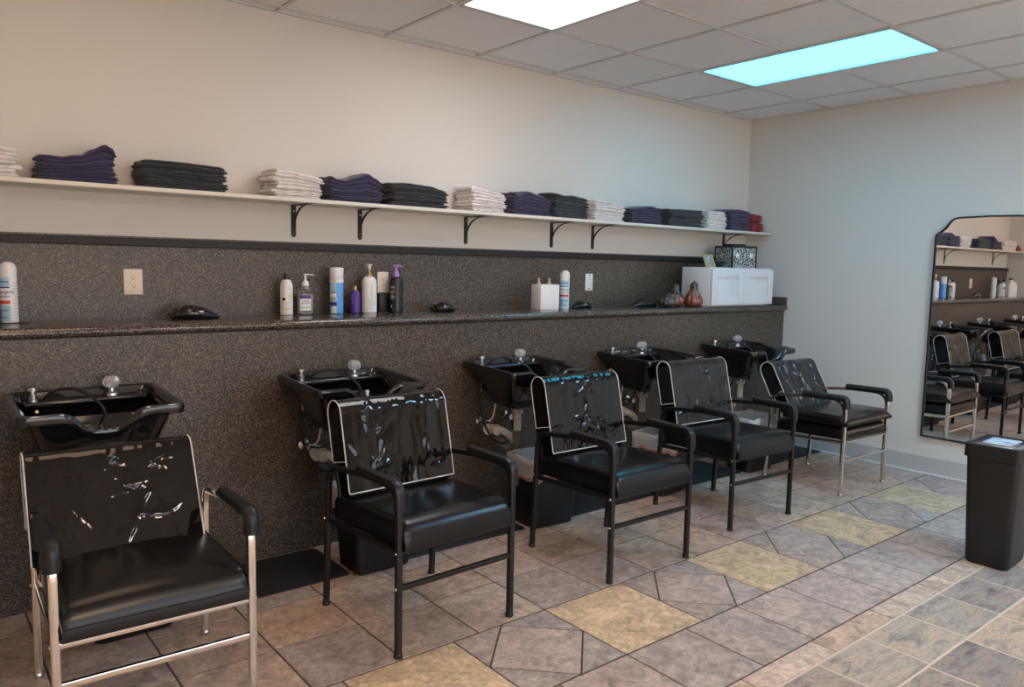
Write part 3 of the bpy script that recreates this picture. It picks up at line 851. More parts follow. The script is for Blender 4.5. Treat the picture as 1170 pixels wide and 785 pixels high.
    m = MB(); m.tube(spline([(-.140, -.05, -.355), (-.100, -.065, -.335), (-.088, -.075, -.27), (-.09, -.085, -.20)], 6), .009, .009, 8); m.build('braided_hose', M_pvc, t)
    m = MB(); m.tube(spline([(-.165, -.03, -.12), (-.182, -.06, -.25), (-.160, -.09, -.38), (-.10, -.12, -.46), (-.02, -.11, -.47), (.06, -.06, -.42), (.045, -.05, -.345)], 7), .012, .012, 8); m.build('supply_hose', M_rubber, t)
    m = MB(); m.tube(spline([(-.140, -.05, -.355), (-.09, -.10, -.355), (-.03, -.12, -.31), (.0, -.12, -.20)], 6), .011, .011, 8); m.build('supply_hose', M_rubber, t)
    # wall hanger strip
    m = MB(); m.rbox((-.165, -.045, -.125), (.012, .006, .11), .002); m.build('hanger_strip', M_brass, t)
BX = [-5.045, -3.972, -2.920, -1.880, -.815]
BL = ['black shampoo basin behind the leftmost chrome chair', 'black shampoo basin behind the second chair from the left',
      'black shampoo basin behind the middle chair, white drain pipe in view', 'black shampoo basin behind the fourth chair from the left', 'black shampoo basin nearest the right wall']
for x, z, l in zip(BX, [.882, .878, .876, .872, .868], BL): make_basin(x, z, l)

# ------------------------------------------------------------------ wastebaskets under the basins
def wastebasket(x, y, rz, label, seed):
    t = thing('wastebasket', label, 'wastebasket', (x, y, 0), rz, 'small black wastebaskets under the basins')
    hb, ht, h = (.135, .100), (.160, .125), .375
    def rr(f, k=0): return rrect(hb[0] + (ht[0] - hb[0]) * f - k, hb[1] + (ht[1] - hb[1]) * f - k, .03, 5, h * f)
    m = MB(); m.loft([rr(0, .008), rr(.02), rr(.5), rr(.97), rr(.975, -.006), rr(1, -.006), rr(1, .004), rr(.5, .005), rr(.03, .005)]); m.build('bin_body', M_binblack, t, smooth=45)
    # liner folded over the rim with a ragged hem
    loops = []
    nz = [(.25, .035, 0), (.6, .022, 0), (.93, .013, 0), (1.0, .004, -.01), (1.03, -.004, 0), (1.012, -.016, 0), (.93, -.016, 0), (.85, -.015, 0), (.76, -.014, 1)]
    for f, k, wgt in nz:
        base = rrect(ht[0] - k, ht[1] - k, .035, 5, h * f); out = []
        n = len(base)
        fine = []
        for i in range(n):
            a, b = base[i], base[(i + 1) % n]; q = 8 if i % 6 == 5 else 1
            for j in range(q): fine.append(a + (b - a) * j / q)
        for p in fine:
            ang = math.atan2(p.y, p.x)
            nv = noise.noise(Vector((cos(ang) * 4, sin(ang) * 4, seed + f * 2)))
            n3 = noise.noise(Vector((cos(ang) * 9, sin(ang) * 9, seed * 2 + f * 3)))
            d = Vector((p.x, p.y, 0)).normalized()
            out.append(p + d * (.007 * nv + .004 * n3) + Vector((0, 0, (.012 * nv if f > .98 else 0) + (.04 * nv - .01 if wgt == 1 else 0))))
        loops.append(out)
    m = MB(); m.loft(loops, False, False); ln = m.build('bin_liner', M_liner, t, smooth=70)
    st = [p + Vector((p.x, p.y, 0)).normalized() * .004 + Vector((0, 0, .018)) for p in loops[-1]]
    st2 = [p + Vector((p.x, p.y, 0)).normalized() * .003 + Vector((0, 0, .004)) for p in loops[-1]]
    m = MB(); m.loft([st2, st], False, False); m.build('drawstring_hem', M_drawstring, ln)
wastebasket(-4.975, -.758, 0, 'black wastebasket under the leftmost chair', 1)
wastebasket(-3.925, -.758, 0, 'black wastebasket between the legs of the second chair from the left', 2)
wastebasket(-2.880, -.758, radians(-4), 'black wastebasket with a white liner beside the middle chair', 3)
wastebasket(-1.875, -.758, radians(5), 'black wastebasket with a red-hemmed liner behind the fourth chair', 4)
wastebasket(-.930, -.758, radians(-3), 'black wastebasket behind the chrome chair near the right wall', 5)

# mats
def floor_mat(x0, x1, label, y0=-.808, y1=-.412):
    m = MB(); hx, hy = (x1 - x0) / 2, (y1 - y0) / 2
    m.loft([rrect(hx, hy, .03, 6, 0), rrect(hx - .001, hy - .001, .03, 6, .002), rrect(hx - .014, hy - .014, .025, 6, .008)])
    o = m.build('floor_mat', M_mat, smooth=30, loc=((x0 + x1) / 2, (y0 + y1) / 2, .0005))
    tag(o, label, 'mat', 'black floor mats below the basins')
floor_mat(-4.96, -4.065, 'black floor mat between the leftmost and second chairs')
floor_mat(-3.93, -3.035, 'black floor mat between the second and middle chairs')
floor_mat(-2.84, -1.985, 'black floor mat between the middle and fourth chairs')
floor_mat(-1.96, -1.065, 'black floor mat behind the fourth chair')
floor_mat(-.90, -.02, 'black floor mat in the corner under the chrome chair')

# ------------------------------------------------------------------ things on the counter
Z = CT + .0005
def band(m, r, z0, z1, a0=-180, a1=180, n=40, off=.0004):
    """thin label sleeve on a cylinder; angle 0 faces the viewer side (-y)"""
    k = max(3, int(n * (a1 - a0) / 360)); A = [radians(a0 + (a1 - a0) * i / k) for i in range(k + 1)]
    R0, R1 = r + off, r + off + .0004
    inner0 = [(R0 * sin(a), -R0 * cos(a), z0) for a in A]; inner1 = [(R0 * sin(a), -R0 * cos(a), z1) for a in A]
    o0 = [(R1 * sin(a), -R1 * cos(a), z0) for a in A]; o1 = [(R1 * sin(a), -R1 * cos(a), z1) for a in A]
    m.grid([inner0, o0, o1, inner1, inner0]); return m
def part_band(name, parent, matl, r, z0, z1, a0=-180, a1=180, off=.0004):
    m = MB(); band(m, r, z0, z1, a0, a1, off=off); return m.build(name, matl, parent, smooth=30)

def spray_can(x, y, rz, label):
    t = thing('spray_can', label, 'spray can', (x, y, Z), rz, 'pale blue disinfectant spray cans'); r = .031
    m = MB(); m.lathe([(r - .003, 0), (r, .003), (r, .185), (r - .002, .192)], (0, 0, 0), 36); m.build('can_body', M_labelwhite, t)
    m = MB(); m.lathe([(r, .190), (r + .001, .200), (r + .001, .222), (r - .004, .236), (r - .012, .246), (.004, .250)], (0, 0, 0), 36); m.build('cap', M_whiteplastic, t)
    part_band('label_band', t, M_paleblue, r, .150, .184, -85, 45)
    part_band('label_band', t, M_paleblue, r, .008, .072, -85, 45)
    part_band('label_band', t, M_navylabel, r, .143, .148, -85, 45, .0008)
    part_band('label_band', t, M_red, r, .078, .092, -85, 45, .0008)
    m = MB()
    for k in range(13): band(m, r, .020 + k * .012, .0225 + k * .012, 62, 128 - 14 * (k % 3), off=.0003)
    m.build('small_print', M_labelgrey, t, smooth=30)
    m = MB()
    for k, w in enumerate((26, 14, 30)): band(m, r, .022 + k * .014, .0255 + k * .014, -60, -60 + w * 3, off=.0010)
    band(m, r, .166, .170, -60, 35, off=.001)
    m.build('small_print', M_navylabel, t, smooth=30)
    text_part('lettering', 'Detergent', .019, M_navylabel, t, (0, 0, .127), (0, 0, radians(-2)), bend=r + .0008)
    text_part('lettering', 'Disinfectant', .011, M_navylabel, t, (0, 0, .108), (0, 0, radians(-2)), bend=r + .0008)
spray_can(-5.250, -.105, radians(-43), 'pale blue and white spray can at the left edge of the counter')
spray_can(-2.200, -.150, radians(-35), 'pale blue and white spray can right of the white dispenser box')

# white bottle with black flip cap
t = thing('shampoo_bottle', 'white bottle with black cap, leftmost of the bottle group', 'bottle', (-4.062, -.085, Z), 0, 'hair product bottles')
t.scale = (1.17, 1.17, 1.17)
r = .0268
m = MB(); m.lathe([(r - .003, 0), (r, .004), (r, .125), (r - .002, .137), (r - .008, .149), (.012, .155)], (0, 0, 0), 32); m.build('bottle_body', M_whiteplastic, t)
m = MB(); m.lathe([(.0125, .153), (.0125, .178), (.0115, .180), (.002, .181)], (0, 0, 0), 24); m.build('cap', M_bottleblack, t)
text_part('lettering', 'evolutions', .011, M_labelgrey, t, (0, 0, .108), (0, radians(90), radians(-44)), bend=r)
m = MB(); m.lathe([(.0001, 0), (.006, .0006), (.0078, .0009)], (0, 0, 0), 16)
drop = MB(); pts = [(.0075 * sin(a) * (1 if a < 5.6 else .6), .0075 * cos(a) - .002) for a in [2 * pi * k / 20 for k in range(20)]]
A0 = radians(-47)
drop.loft([[((r + o) * sin(A0 + px / r), -(r + o) * cos(A0 + px / r), .072 + pz) for px, pz in pts] for o in (.0003, .0009)]); drop.build('logo_drop', M_ink, t)
part_band('label_band', t, M_orange, r, .026, .031, -72, 38)
part_band('label_band', t, M_orange, r, .080, .0845, -8, 34)
m = MB()
for k, (z, a, b) in enumerate(((.055, -68, 10), (.049, -60, 0), (.039, -72, 32), (.088, -5, 30), (.094, 2, 30), (.113, -8, 28), (.118, 0, 28), (.072, -10, 30))): band(m, r, z, z + .002, a, b)
m.build('small_print', M_labelgrey, t)

# hand sanitizer
t = thing('sanitizer_bottle', 'clear hand sanitizer pump bottle with purple label', 'pump bottle', (-3.963, -.092, Z), 0)
t.scale = (1.22, 1.22, 1.22)
m = MB(); hx, hy = .0345, .022
def ov(f, z): return [Vector((hx * f * abs(cos(a)) ** .75 * (1 if cos(a) > 0 else -1), hy * f * abs(sin(a)) ** .75 * (1 if sin(a) > 0 else -1), z)) for a in [2 * pi * k / 36 for k in range(36)]]
m.loft([ov(.9, 0), ov(.97, .003), ov(1, .02), ov(1, .085), ov(.97, .1), ov(.8, .113), ov(.42, .123), ov(.38, .126)]); m.build('bottle_body', M_clear, t)
m = MB(); m.loft([ov(.88, .003), ov(.95, .02), ov(.95, .084), ov(.92, .088)]); m.build('gel', M_gel, t)
m = MB(); m.lathe([(.014, .122), (.014, .134), (.010, .141), (.005, .144), (.0045, .165), (.007, .166), (.007, .172), (.002, .173)], (0, 0, 0), 20)
m.tube([(0, 0, .169), (.02, -.004, .170), (.034, -.008, .168)], .006, .005, 8); m.build('pump', M_whiteplastic, t)
def flat_label(parent, matl, x0, x1, z0, z1, off, name='label_panel', yy=None):
    m = MB(); n = 8; A = []
    def yb(x):
        c = min(.999, abs(x / hx)) ** (1 / .75); return -hy * (math.sqrt(1 - c * c)) ** .75
    xs = [x0 + (x1 - x0) * i / n for i in range(n + 1)]
    m.grid([[(x, yb(x) - off, z0) for x in xs], [(x, yb(x) - off - .0004, z0) for x in xs], [(x, yb(x) - off - .0004, z1) for x in xs], [(x, yb(x) - off, z1) for x in xs]])
    return m.build(name, matl, parent)
flat_label(t, M_labelwhite, -.031, .0145, .018, .084, .0006)
flat_label(t, M_purplelabel, -.031, .0145, .068, .084, .0012)
flat_label(t, M_green, -.030, .010, .029, .034, .0012)
flat_label(t, M_purplelabel, -.025, .012, .015, .0185, .0012)
text_part('lettering', 'HAND', .0105, M_ink, t, (-.009, -.0232, .058), (pi / 2, 0, 0))
text_part('lettering', 'SANITIZER', .0085, M_ink, t, (-.009, -.0232, .049), (pi / 2, 0, 0))

# blue spray can
t = thing('spray_can', 'bright blue tall spray can with white cap', 'spray can', (-3.788, -.090, Z), 0); r = .0305
t.scale = (1.16, 1.16, 1.16)
m = MB(); m.lathe([(r - .003, 0), (r, .003), (r, .160), (r - .001, .163)], (0, 0, 0), 36); m.build('can_body', M_skyblue, t)
m = MB(); m.lathe([(r - .001, .163), (r, .165), (r, .208), (r - .002, .211), (.004, .212)], (0, 0, 0), 36); m.rbox((.012, -.026, .198), (.018, .01, .02), .003); m.build('cap', M_whiteplastic, t)
part_band('label_band', t, M_labelwhite, r, .143, .162)
part_band('label_panel', t, M_navylabel, r, .038, .056, -100, -24, .0006)
part_band('label_panel', t, M_labelwhite, r, .057, .095, -100, -26, .0005)
part_band('label_panel', t, M_labelgrey, r, .060, .078, -97, -30, .0009)
part_band('label_panel', t, M_labelwhite, r, .004, .037, -75, -26, .0006)
part_band('label_panel', t, M_red, r, .095, .099, -100, -26, .0009)
part_band('label_panel', t, M_paleblue, r, .099, .142, -100, -26, .0005)
part_band('label_panel', t, M_red, r, .078, .092, 38, 58, .0005)
text_part('lettering', 'T', .018, M_navylabel, t, (0, 0, .153), (0, 0, radians(-70)), bend=r + .0006)
part_band('label_mark', t, M_wood, r, .149, .157, -50, -32, .0009)

# purple bottle
t = thing('purple_bottle', 'small purple bottle with gold cap beside the blue can', 'bottle', (-3.675, -.080, Z), 0); r = .0225
t.scale = (1.25, 1.25, 1.25)
m = MB(); m.lathe([(r - .003, 0), (r, .004), (r, .085), (r - .004, .094), (r - .012, .100)], (0, 0, 0), 30); m.build('bottle_body', M_purple, t)
m = MB(); m.lathe([(.0095, .098), (.0095, .114), (.008, .117), (.002, .118)], (0, 0, 0), 20); m.build('cap', M_gold, t)
m = MB()
for k in range(6): band(m, r, .045 + k * .006, .048 + k * .006, -64, -50)
m.build('small_print', M_lilac, t)

# white pump bottle
t = thing('pump_bottle', 'large white pump bottle with gold collar', 'pump bottle', (-3.592, -.085, Z), 0); r = .0345
t.scale = (1.2, 1.2, 1.2)
m = MB(); m.lathe([(r - .003, 0), (r, .004), (r, .135), (r - .002, .148), (r - .009, .160), (r - .02, .167)], (0, 0, 0), 36); m.build('bottle_body', M_whiteplastic, t)
m = MB(); m.lathe([(.0128, .165), (.0128, .176), (.009, .179), (.0065, .190), (.0065, .202)], (0, 0, 0), 24); m.build('pump_collar', M_gold, t)
m = MB(); m.lathe([(.007, .200), (.009, .203), (.009, .214), (.014, .218), (.014, .222), (.003, .223)], (0, 0, 0), 22); m.tube([(0, 0, .218), (0, .03, .217), (0, .042, .212)], .010, .007, 8); m.build('pump_head', M_whiteplastic, t)
text_part('lettering', 'olimos', .020, M_labelgrey, t, (0, 0, .099), (0, radians(90), radians(-12)), bend=r)
text_part('lettering', 'C', .026, M_teal, t, (0, 0, .063), (0, radians(90), radians(-14)), bend=r)
m = MB()
for z, a, b, in ((.132, -32, 14), (.050, -34, 12), (.0415, -30, 12), (.035, -36, 16), (.022, -32, 10)): band(m, r, z, z + (.003 if z == .0415 else .0016), a, b)
m.build('small_print', M_labelgrey, t)

# black pump bottle
t = thing('pump_bottle', 'black pump bottle with lilac pump', 'pump bottle', (-3.424, -.085, Z), 0); r = .0325
t.scale = (1.21, 1.21, 1.21)
m = MB(); m.lathe([(r - .003, 0), (r, .004), (r, .140), (r - .003, .152), (r - .010, .161), (.013, .165)], (0, 0, 0), 36); m.build('bottle_body', M_bottleblack, t)
m = MB(); m.lathe([(.0145, .164), (.0145, .178), (.009, .190), (.006, .196), (.006, .208), (.013, .210), (.013, .218), (.004, .2195)], (0, 0, 0), 22)
m.tube([(-.012, 0, .213), (.012, -.004, .215), (.026, -.008, .210)], .011, .009, 8); m.build('pump', M_lilac, t)
m = MB()
for z in (.118, .113, .098, .093, .088, .078, .073, .068, .063): band(m, r, z, z + .0022, -78, -52 + (int(z * 1000) % 3) * 7)
m.build('small_print', M_labelgrey, t)
part_band('label_mark', t, M_labelwhite, r, .022, .034, -72, -66)

# black neck rests lying on the counter
def neck_rest(x, y, rz, label, w=.20, hgt=.038):
    """soft black rubber neck rest: a bent, humped saddle with a hooked end"""
    m = MB(); loops = []; n = 18
    for i in range(n + 1):
        f = i / n; px = (f - .5) * w
        wid = .052 * (max(0, sin(pi * min(1, f * .97 + .04))) ** .5) * (1 - .45 * f) + .004
        hh = hgt * interp([(0, .25), (.06, .62), (.12, .80), (.17, .66), (.26, .95), (.40, 1.0), (.60, .86), (.80, .55), (.94, .30), (1, .08)], f)
        bend = -.02 * sin(pi * f)
        loops.append([Vector((px, bend + wid * cos(a), max(0, hh * .5 + hh * .5 * sin(a) - (.10 * hh * cos(a) ** 2)))) for a in [2 * pi * k / 18 for k in range(18)]])
    m.loft(loops)
    m.tube(spline([(-w * .47, -.018, .012), (-w * .53, -.012, .022), (-w * .53, .012, .022), (-w * .47, .018, .012)], 5), .010, .010, 8)
    o = m.build('neck_rest', M_basin, smooth=70, loc=(x, y, Z)); o.rotation_euler = (0, 0, rz)
    tag(o, label, 'neck rest', 'black neck rests on the counter')
neck_rest(-4.530, -.155, radians(-4), 'black rubber neck rest below the leftmost outlet', .215, .066)
neck_rest(-3.125, -.120, radians(-4), 'black rubber neck rest right of the black pump bottle', .150, .058)
neck_rest(-2.060, -.165, radians(172), 'black rubber neck rest below the rightmost outlet', .145, .052)
neck_rest(-1.500, -.215, radians(176), 'black rubber neck rest left of the pumpkins', .215, .060)

# white dispenser box with two wooden pump necks
t = thing('dispenser_box', 'white square dispenser box with two tan pump necks', 'dispenser', (-2.415, -.205, Z), radians(-6))
m = MB(); m.rbox((0, 0, .080), (.142, .106, .160), .003); m.build('box_body', M_whiteplastic, t)
for sx in (-.045, .035):
    m = MB(); m.lathe([(.012, .1605), (.012, .168), (.008, .174), (.006, .180), (.006, .191), (.0075, .193), (.0075, .199), (.002, .200)], (sx, .01, 0), 16); m.build('pump_neck', M_wood, t)

# outlets on the laminate
def outlet(x, z, label, w, h=.117, kind='duplex'):
    t = thing('outlet', label, 'outlet', (x, -.0155, z), 0, 'wall outlets above the counter')
    m = MB(); m.rbox((0, -.003, 0), (w, .006, h), .0025); m.build('cover_plate', M_outlet if kind == 'duplex' else M_whiteplastic, t)
    if kind == 'duplex':
        for dz in (.0195, -.0195):
            m = MB(); pts = [(.0165 * cos(a), max(-.0125, min(.0125, .0165 * sin(a)))) for a in [2 * pi * k / 24 for k in range(24)]]
            m.loft([[Vector((a, y, b + dz)) for a, b in pts] for y in (-.0055, -.0082)]); rc = m.build('receptacle', M_outlet, t)
            m = MB()
            for sx, hh in ((-.006, .009), (.006, .007)): m.box((sx, -.0083, dz + .003), (.0022, .0008, hh))
            m.lathe([(.0028, 0), (.0028, .0006)], (0, -.0081, dz - .0065), 10, Matrix.Rotation(pi / 2, 3, 'X')); m.build('slots', M_ink, rc)
    else:
        m = MB(); m.rbox((0, -.007, 0), (.034, .004, .068), .0015); rc = m.build('receptacle', M_whiteplastic, t)
        m = MB()
        for dz in (.019, -.019):
            for sx in (-.006, .006): m.box((sx, -.0092, dz + .002), (.002, .0008, .007))
        m.build('slots', M_ink, rc)
        for dz in (.046, -.046):
            m = MB(); m.rbox((0, -.0062, dz), (.02, .001, .006), .0004); m.build('screw', M_navylabel, t)
outlet(-4.762, 1.293, 'wide almond duplex outlet on the left, above a neck rest', .080)
outlet(-3.470, 1.293, 'almond outlet between the white and black pump bottles', .070)
outlet(-1.850, 1.297, 'white outlet to the right of the second spray can', .070, kind='decora')
m = MB(); m.rbox((-3.463, -.034, 1.180), (.095, .036, .11), .006)
tag(m.build('black_adapter', M_binblack), 'square black box on the counter below the middle outlet', 'box').location = (0, 0, -.0015)

# pumpkins
def pumpkin(x, y, prof, ribs, label, matl, stem=None, rz=0, tilt=0, depth=.09):
    t = thing('ceramic_pumpkin', label, 'pumpkin', (x, y, Z), rz, 'glazed pumpkins on the counter')
    t.scale = (1.15, 1.15, 1.25)
    m = MB(); m.lathe(prof, (0, 0, 0), 64, rib=lambda a, z: 1 - depth * abs(sin(ribs * a / 2 + .4)) ** 4); m.build('pumpkin_body', matl, t, smooth=80)
    if stem: stem(t)
    return t
def stem_top(z, hgt, r0, matl, lean=.012, knob=1.0):
    def f(t):
        m = MB(); loops = []
        for k in range(9):
            q = k / 8; rr = r0 * (1 - .45 * q) * (1 + .1 * sin(9 * q))
            if k == 8: rr *= .3
            loops.append([Vector((lean * q * q + rr * (1 + .18 * cos(5 * a)) * cos(a), rr * (1 + .18 * cos(5 * a)) * sin(a), z + hgt * q)) for a in [2 * pi * i / 20 for i in range(20)]])
        m.loft(loops); m.build('stem', matl, t, smooth=80)
        m = MB()
        for a in (-2.1, -1.2, .2):      # leaves draped over the shoulder
            l = []
            for k in range(7):
                q = k / 6; w = .016 * sin(pi * min(1, q + .08)); rr = r0 * .9 + .032 * q; zz = z + .006 - .030 * q * q
                c = Vector((rr * cos(a), rr * sin(a), zz + .004)); s = Vector((-sin(a), cos(a), 0)) * w
                l.append([c - s, c + Vector((0, 0, .003)), c + s])
            m.grid(l); m.grid([[p - Vector((0, 0, .0015)) for p in r_] for r_ in l], True)
        m.build('leaves', M_bronze, t)
    return f
pumpkin(-1.345, -.300, [(.02, .0), (.048, .004), (.060, .020), (.062, .034), (.052, .054), (.030, .064), (.006, .060)], 12, 'small dark bronze ribbed pumpkin, leftmost of three', M_bronze, stem_top(.058, .022, .012, M_bronze))
pumpkin(-1.195, -.245, [(.02, .0), (.048, .004), (.062, .024), (.062, .044), (.052, .068), (.030, .080), (.006, .074)], 9, 'orange glazed pumpkin with a tall patterned stem, middle of three', M_copper, stem_top(.070, .062, .032, M_bronze, .004))
pumpkin(-1.050, -.300, [(.02, .0), (.050, .004), (.060, .024), (.058, .044), (.044, .072), (.028, .092), (.024, .098)], 8, 'tall orange glazed gourd with dark neck, in front of the white cabinet', M_copper, None)
g = [o for o in COL.objects if o.name.startswith('ceramic_pumpkin')][-1]
m = MB(); m.lathe([(.0245, .0965), (.026, .108), (.025, .128), (.018, .140), (.008, .145), (.002, .1455)], (0, 0, 0), 24, rib=lambda a, z: 1 - .06 * abs(sin(4 * a)) ** 4); nk = m.build('gourd_neck', M_bronze, g)
m = MB(); m.lathe([(.005, .142), (.006, .150), (.002, .154)], (.002, 0, 0), 10); m.build('stem', M_bronze, nk)

# white shaker cabinet
cx0, cx1, cyf, cyb, ch = -1.004, -.228, -.425, -.150, .290
cb = thing('wall_cabinet', 'white two-door shaker cabinet standing on the counter at the right', 'cabinet', ((cx0 + cx1) / 2, (cyf + cyb) / 2, Z))
w = cx1 - cx0; d = cyb - cyf
m = MB(); m.rbox((0, .011, ch / 2 + .004), (w, d - .022, ch - .008), .002); m.rbox((0, .02, .003), (w - .02, d - .06, .006), .001); m.build('cabinet_box', M_white, cb)
for s in (-1, 1):
    dw, dh = w / 2 - .003, ch - .022; dx = s * (w / 4)
    m = MB(); fy = -d / 2 + .009; st = .062; zc = ch / 2 + .002
    m.rbox((dx, fy + .0045, zc), (dw - 2 * st + .01, .006, dh - 2 * st + .01), .001)
    for q in (-1, 1):
        m.rbox((dx + q * (dw / 2 - st / 2), fy - .002, zc), (st, .018, dh), .0015)
        m.rbox((dx, fy - .002, zc + q * (dh / 2 - st / 2)), (dw - 2 * st, .018, st), .0015)
    m.build('door', M_white, cb)
ZC = Z + ch + .0008
# gold picture frame, leaning back
pf = thing('picture_frame', 'small gold picture frame on top of the white cabinet', 'picture frame', (-.895, -.325, ZC), radians(-12))
Rm = Matrix.Rotation(radians(-26), 3, 'X')
m = MB(); fw, fh, bt = .092, .100, .012
for q in (-1, 1):
    m.rbox(Rm @ Vector((q * (fw / 2 - bt / 2), 0, fh / 2 + .002)), (bt, .012, fh), .002, 2, Rm)
    m.rbox(Rm @ Vector((0, 0, fh / 2 + .002 + q * (fh / 2 - bt / 2))), (fw - 2 * bt, .012, bt), .002, 2, Rm)
m.build('frame', M_goldframe, pf)
m = MB(); m.box(Rm @ Vector((0, .002, fh / 2 + .002)), (fw - 2 * bt + .004, .004, fh - 2 * bt + .004), Rm); m.build('photo', M_photo, pf)
# dark bowl
m = MB(); m.lathe([(.03, 0), (.055, .004), (.078, .03), (.082, .048), (.078, .048), (.070, .03), (.03, .008)], (0, 0, 0), 32)
o = m.build('dark_bowl', M_bowl, loc=(-.735, -.245, ZC)); tag(o, 'dark round bowl between the gold frame and the leopard crate', 'bowl')
# leopard fabric crate
cr = thing('storage_crate', 'black and white leopard print fabric crate on the white cabinet', 'crate', (-.480, -.245, ZC), radians(-12))
cw, cd, chh = .245, .19, .165
m = MB(); m.rbox((0, 0, chh / 2), (cw, cd, chh), .006); m.build('crate_body', M_leop, cr)
m = MB()
for sx in (-1, 1):
    for sy in (-1, 1): m.rbox((sx * (cw / 2 - .002), sy * (cd / 2 - .002), chh / 2), (.012, .012, chh + .002), .002)
for sy in (-1, 1): m.rbox((0, sy * (cd / 2 - .001), chh - .004), (cw, .010, .014), .002)
for sx in (-1, 1): m.rbox((sx * (cw / 2 - .001), 0, chh - .004), (.010, cd, .014), .002)
m.build('edge_trim', M_binblack, cr)
m = MB(); m.rbox((.0, .01, chh + .010), (.13, .10, .018), .006); m.build('lid', M_binblack, cr)
for sx in (-.07, .07):
    m = MB(); m.lathe([(.018, 0), (.017, .003), (.004, .0036)], (sx, -cd / 2, .095), 14, Matrix.Rotation(pi / 2, 3, 'X')); m.build('grommet', M_labelwhite, cr)

# cord by the left spray can
m = MB(); m.tube(spline([(-5.50, -.20, Z + .003), (-5.36, -.18, Z + .004), (-5.27, -.20, Z + .0035), (-5.19, -.19, Z + .003)], 8), .006, .005, 8)
tag(m.build('power_cord', M_rubber), 'thin black cord in front of the leftmost spray can', 'cord')

# bottles past the left picture edge, visible in the mirror
t = thing('spray_bottle', 'clear trigger spray bottle on the left counter, seen in the mirror', 'spray bottle', (-5.42, -.12, Z), radians(-60))
m = MB(); m.lathe([(.038, 0), (.042, .004), (.042, .10), (.034, .13), (.015, .16), (.013, .175)], (0, 0, 0), 28); m.build('bottle_body', M_labelgrey, t)
m = MB(); m.lathe([(.016, .172), (.016, .19), (.01, .195)], (0, 0, 0), 20); m.rbox((0, -.012, .212), (.022, .075, .03), .006); m.tube([(0, -.03, .20), (0, -.04, .185), (0, -.035, .165)], .012, .008, 8); m.build('trigger_head', M_bottleblack, t)
t = thing('jug', 'white plastic jug with a dark cap near the left counter end', 'jug', (-5.72, -.14, Z), radians(20))
m = MB(); m.loft([rrect(.07, .055, .025, 6, z) if z < .16 else rrect(.07 * s, .055 * s, .02 * s, 6, z) for z, s in ((0, 1), (.004, 1), (.15, 1), (.18, .8), (.205, .4), (.215, .3))]); m.build('jug_body', M_whiteplastic, t, smooth=60)
m = MB(); m.lathe([(.022, .213), (.022, .235), (.003, .237)], (0, 0, 0), 20); m.build('cap', M_bottleblack, t)
t = thing('pump_bottle', 'white pump bottle beside the jug, seen in the mirror', 'pump bottle', (-5.565, -.10, Z), 0)
m = MB(); m.lathe([(.030, 0), (.033, .004), (.033, .15), (.02, .175), (.012, .178)], (0, 0, 0), 28); m.build('bottle_body', M_whiteplastic, t)
m = MB(); m.lathe([(.013, .177), (.013, .19), (.005, .195), (.005, .215), (.012, .217), (.012, .224), (.003, .225)], (0, 0, 0), 18); m.build('pump', M_whiteplastic, t)
part_band('label_band', t, M_navylabel, .033, .10, .12)

# ------------------------------------------------------------------ mirror
mr = thing('wall_mirror', 'tall black-framed mirror with scalloped top corners on the right wall', 'mirror', (0, 0, 0))
yl, yr, zb_, zt_ = -1.526, -2.186, .262, 1.790
def outline(i):
    """scalloped outline (y, z), inset by i"""
    pts = [(yl - i, zb_ + i), (yl - i, 1.660)]
    c = spline([(yl - i, 1.650, 0), (yl - .006 - i, 1.672 - .1 * i, 0), (yl - .030 - i, 1.690 - .5 * i, 0), (yl - .062 - i * .8, 1.718 - .7 * i, 0), (yl - .088 - i * .6, 1.756 - .9 * i, 0), (yl - .118, 1.780 - i, 0), (yl - .16, 1.786 - i, 0)], 4)
    left = [(yl - i, zb_ + i)] + [(p.x, p.y) for p in c]
    mid = [((yl + yr) / 2, zt_ - i)]
    right = [(yl + yr - y, z) for y, z in reversed(left)]
    return left + mid + right
a, b = outline(0), outline(.011)
m = MB(); X0, X1 = -.003, -.026
m.loft([[Vector((X0, y, z)) for y, z in a], [Vector((X1, y, z)) for y, z in a], [Vector((X1, y, z)) for y, z in b], [Vector((X0, y, z)) for y, z in b], [Vector((X0, y, z)) for y, z in a]], False, False)
m.build('frame', M_blackmetal, mr, smooth=30)
m = MB(); m.loft([[Vector((x, y, z)) for y, z in outline(.009)] for x in (-.004, -.018)], True, True); m.build('mirror_glass', M_mirror, mr, smooth=0)

# ------------------------------------------------------------------ tall bin at the right
tb = thing('trash_bin', 'tall black plastic bin with a glossy lid in front of the mirror', 'trash bin', (-1.452, -2.505, 0), radians(2))
def bl(f, k=0):
    return rrect(.125 + .025 * f - k, .095 + .022 * f - k, .028, 5, .585 * f)
m = MB(); m.loft([bl(0, .012), bl(.008, .004), bl(.02), bl(.5), bl(.90), bl(.93)]); m.build('bin_body', M_binblack, tb, smooth=45)
def ll(hx, hy, z, r=.03): return rrect(hx, hy, r, 5, z)
m = MB(); m.loft([ll(.152, .120, .528), ll(.158, .126, .530), ll(.156, .124, .592), ll(.150, .118, .597), ll(.140, .108, .596), ll(.138, .106, .584), ll(.06, .05, .582)]); m.build('lid_rim', M_binblack, tb, smooth=45)
M_lid = mat('glossy_lid', (.05, .06, .07), .18, spec=.8, coat=.7)
m = MB(); m.loft([ll(.132, .100, .586), ll(.132, .100, .590), ll(.126, .094, .5925)]); m.build('lid_flap', M_lid, tb, smooth=45)
lab = rrect(.088, .062, .012, 5)  # outline of the painted lid reflection
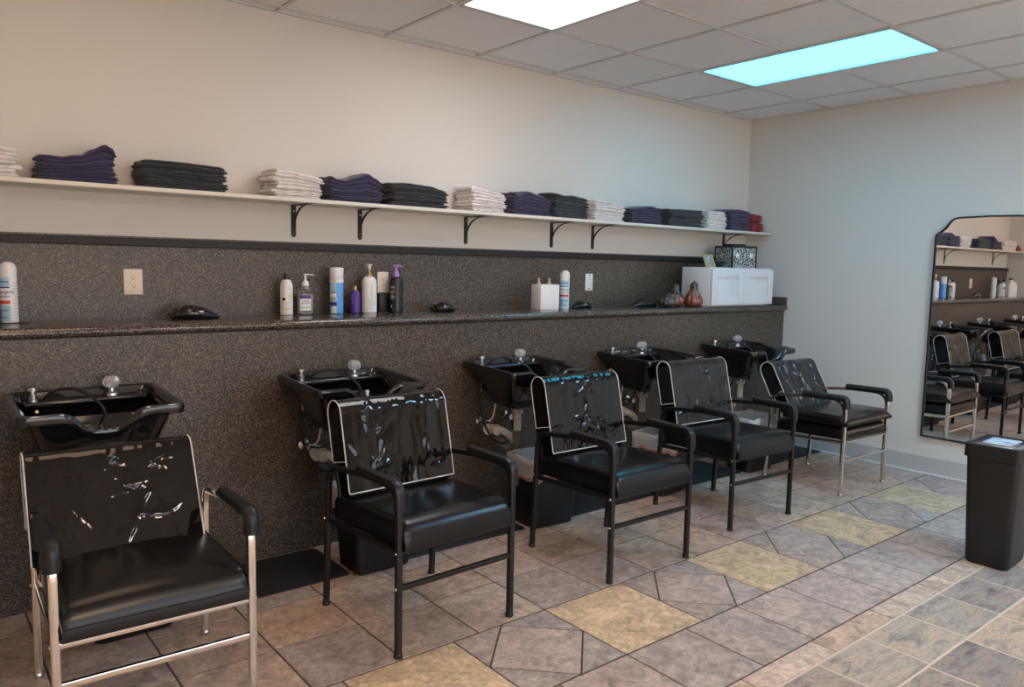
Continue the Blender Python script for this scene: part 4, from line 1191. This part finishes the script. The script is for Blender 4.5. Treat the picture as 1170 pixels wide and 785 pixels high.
lab = [p + Vector((.004 * noise.noise(p * 60), .006 * noise.noise(p * 45 + Vector((3, 0, 0))), 0)) for p in lab]
m = MB(); m.loft([[p + Vector((.020, .012, z)) for p in lab] for z in (.5927, .5934)]); m.build('lid_reflection', mat('painted_lid_reflection', (.50, .62, .78), .25, var=.45, vscale=22), tb)  # pale patch: light reflected off the lid, put into the colour

# ------------------------------------------------------------------ daylight and camera
w = bpy.data.worlds.new('sky'); SC.world = w; w.use_nodes = True
nt = w.node_tree; bg = nt.nodes['Background']; bg.inputs['Strength'].default_value = 2.6
tc = nt.nodes.new('ShaderNodeTexCoord'); sp = nt.nodes.new('ShaderNodeSeparateXYZ'); mr_ = nt.nodes.new('ShaderNodeMapRange')
mr_.inputs['From Min'].default_value = -.06; mr_.inputs['From Max'].default_value = .06
rw = ramp(nt, [(0, (1.0, .88, .75)), (1, (.78, .88, 1.0))])  # lower half: warm ground glow added to light the ceiling from below
nt.links.new(tc.outputs['Generated'], sp.inputs[0]); nt.links.new(sp.outputs['Z'], mr_.inputs['Value']); nt.links.new(mr_.outputs[0], rw.inputs['Fac']); nt.links.new(rw.outputs['Color'], bg.inputs['Color'])

cam = bpy.data.cameras.new('camera'); co = bpy.data.objects.new('camera', cam); COL.objects.link(co)
cam.sensor_width = 36; cam.lens = 872.456 / 1170 * 36; cam.clip_start = .02
Rr = Vector((0.7792636870756321, -0.6263821571413398, 0.019836814833943457)); Uu = Vector((0.048302562142846464, 0.09159043824801597, 0.9946245794831198)); Ff = Vector((0.6248319522045329, 0.7741166480828334, -0.10162896568041521))
Mc = Matrix((Rr, Uu, -Ff)).transposed().to_4x4(); Mc.translation = (-5.608, -3.836, 1.4019)
co.matrix_world = Mc
SC.camera = co
SC.view_settings.view_transform = 'Standard'; SC.view_settings.look = 'None'; SC.view_settings.gamma = 1; SC.view_settings.exposure = .5
SC.view_settings.use_curve_mapping = False
SC.cycles.use_denoising = True
SC.cycles.max_bounces = 10; SC.cycles.transparent_max_bounces = 16
SC.cycles.sample_clamp_indirect = 6
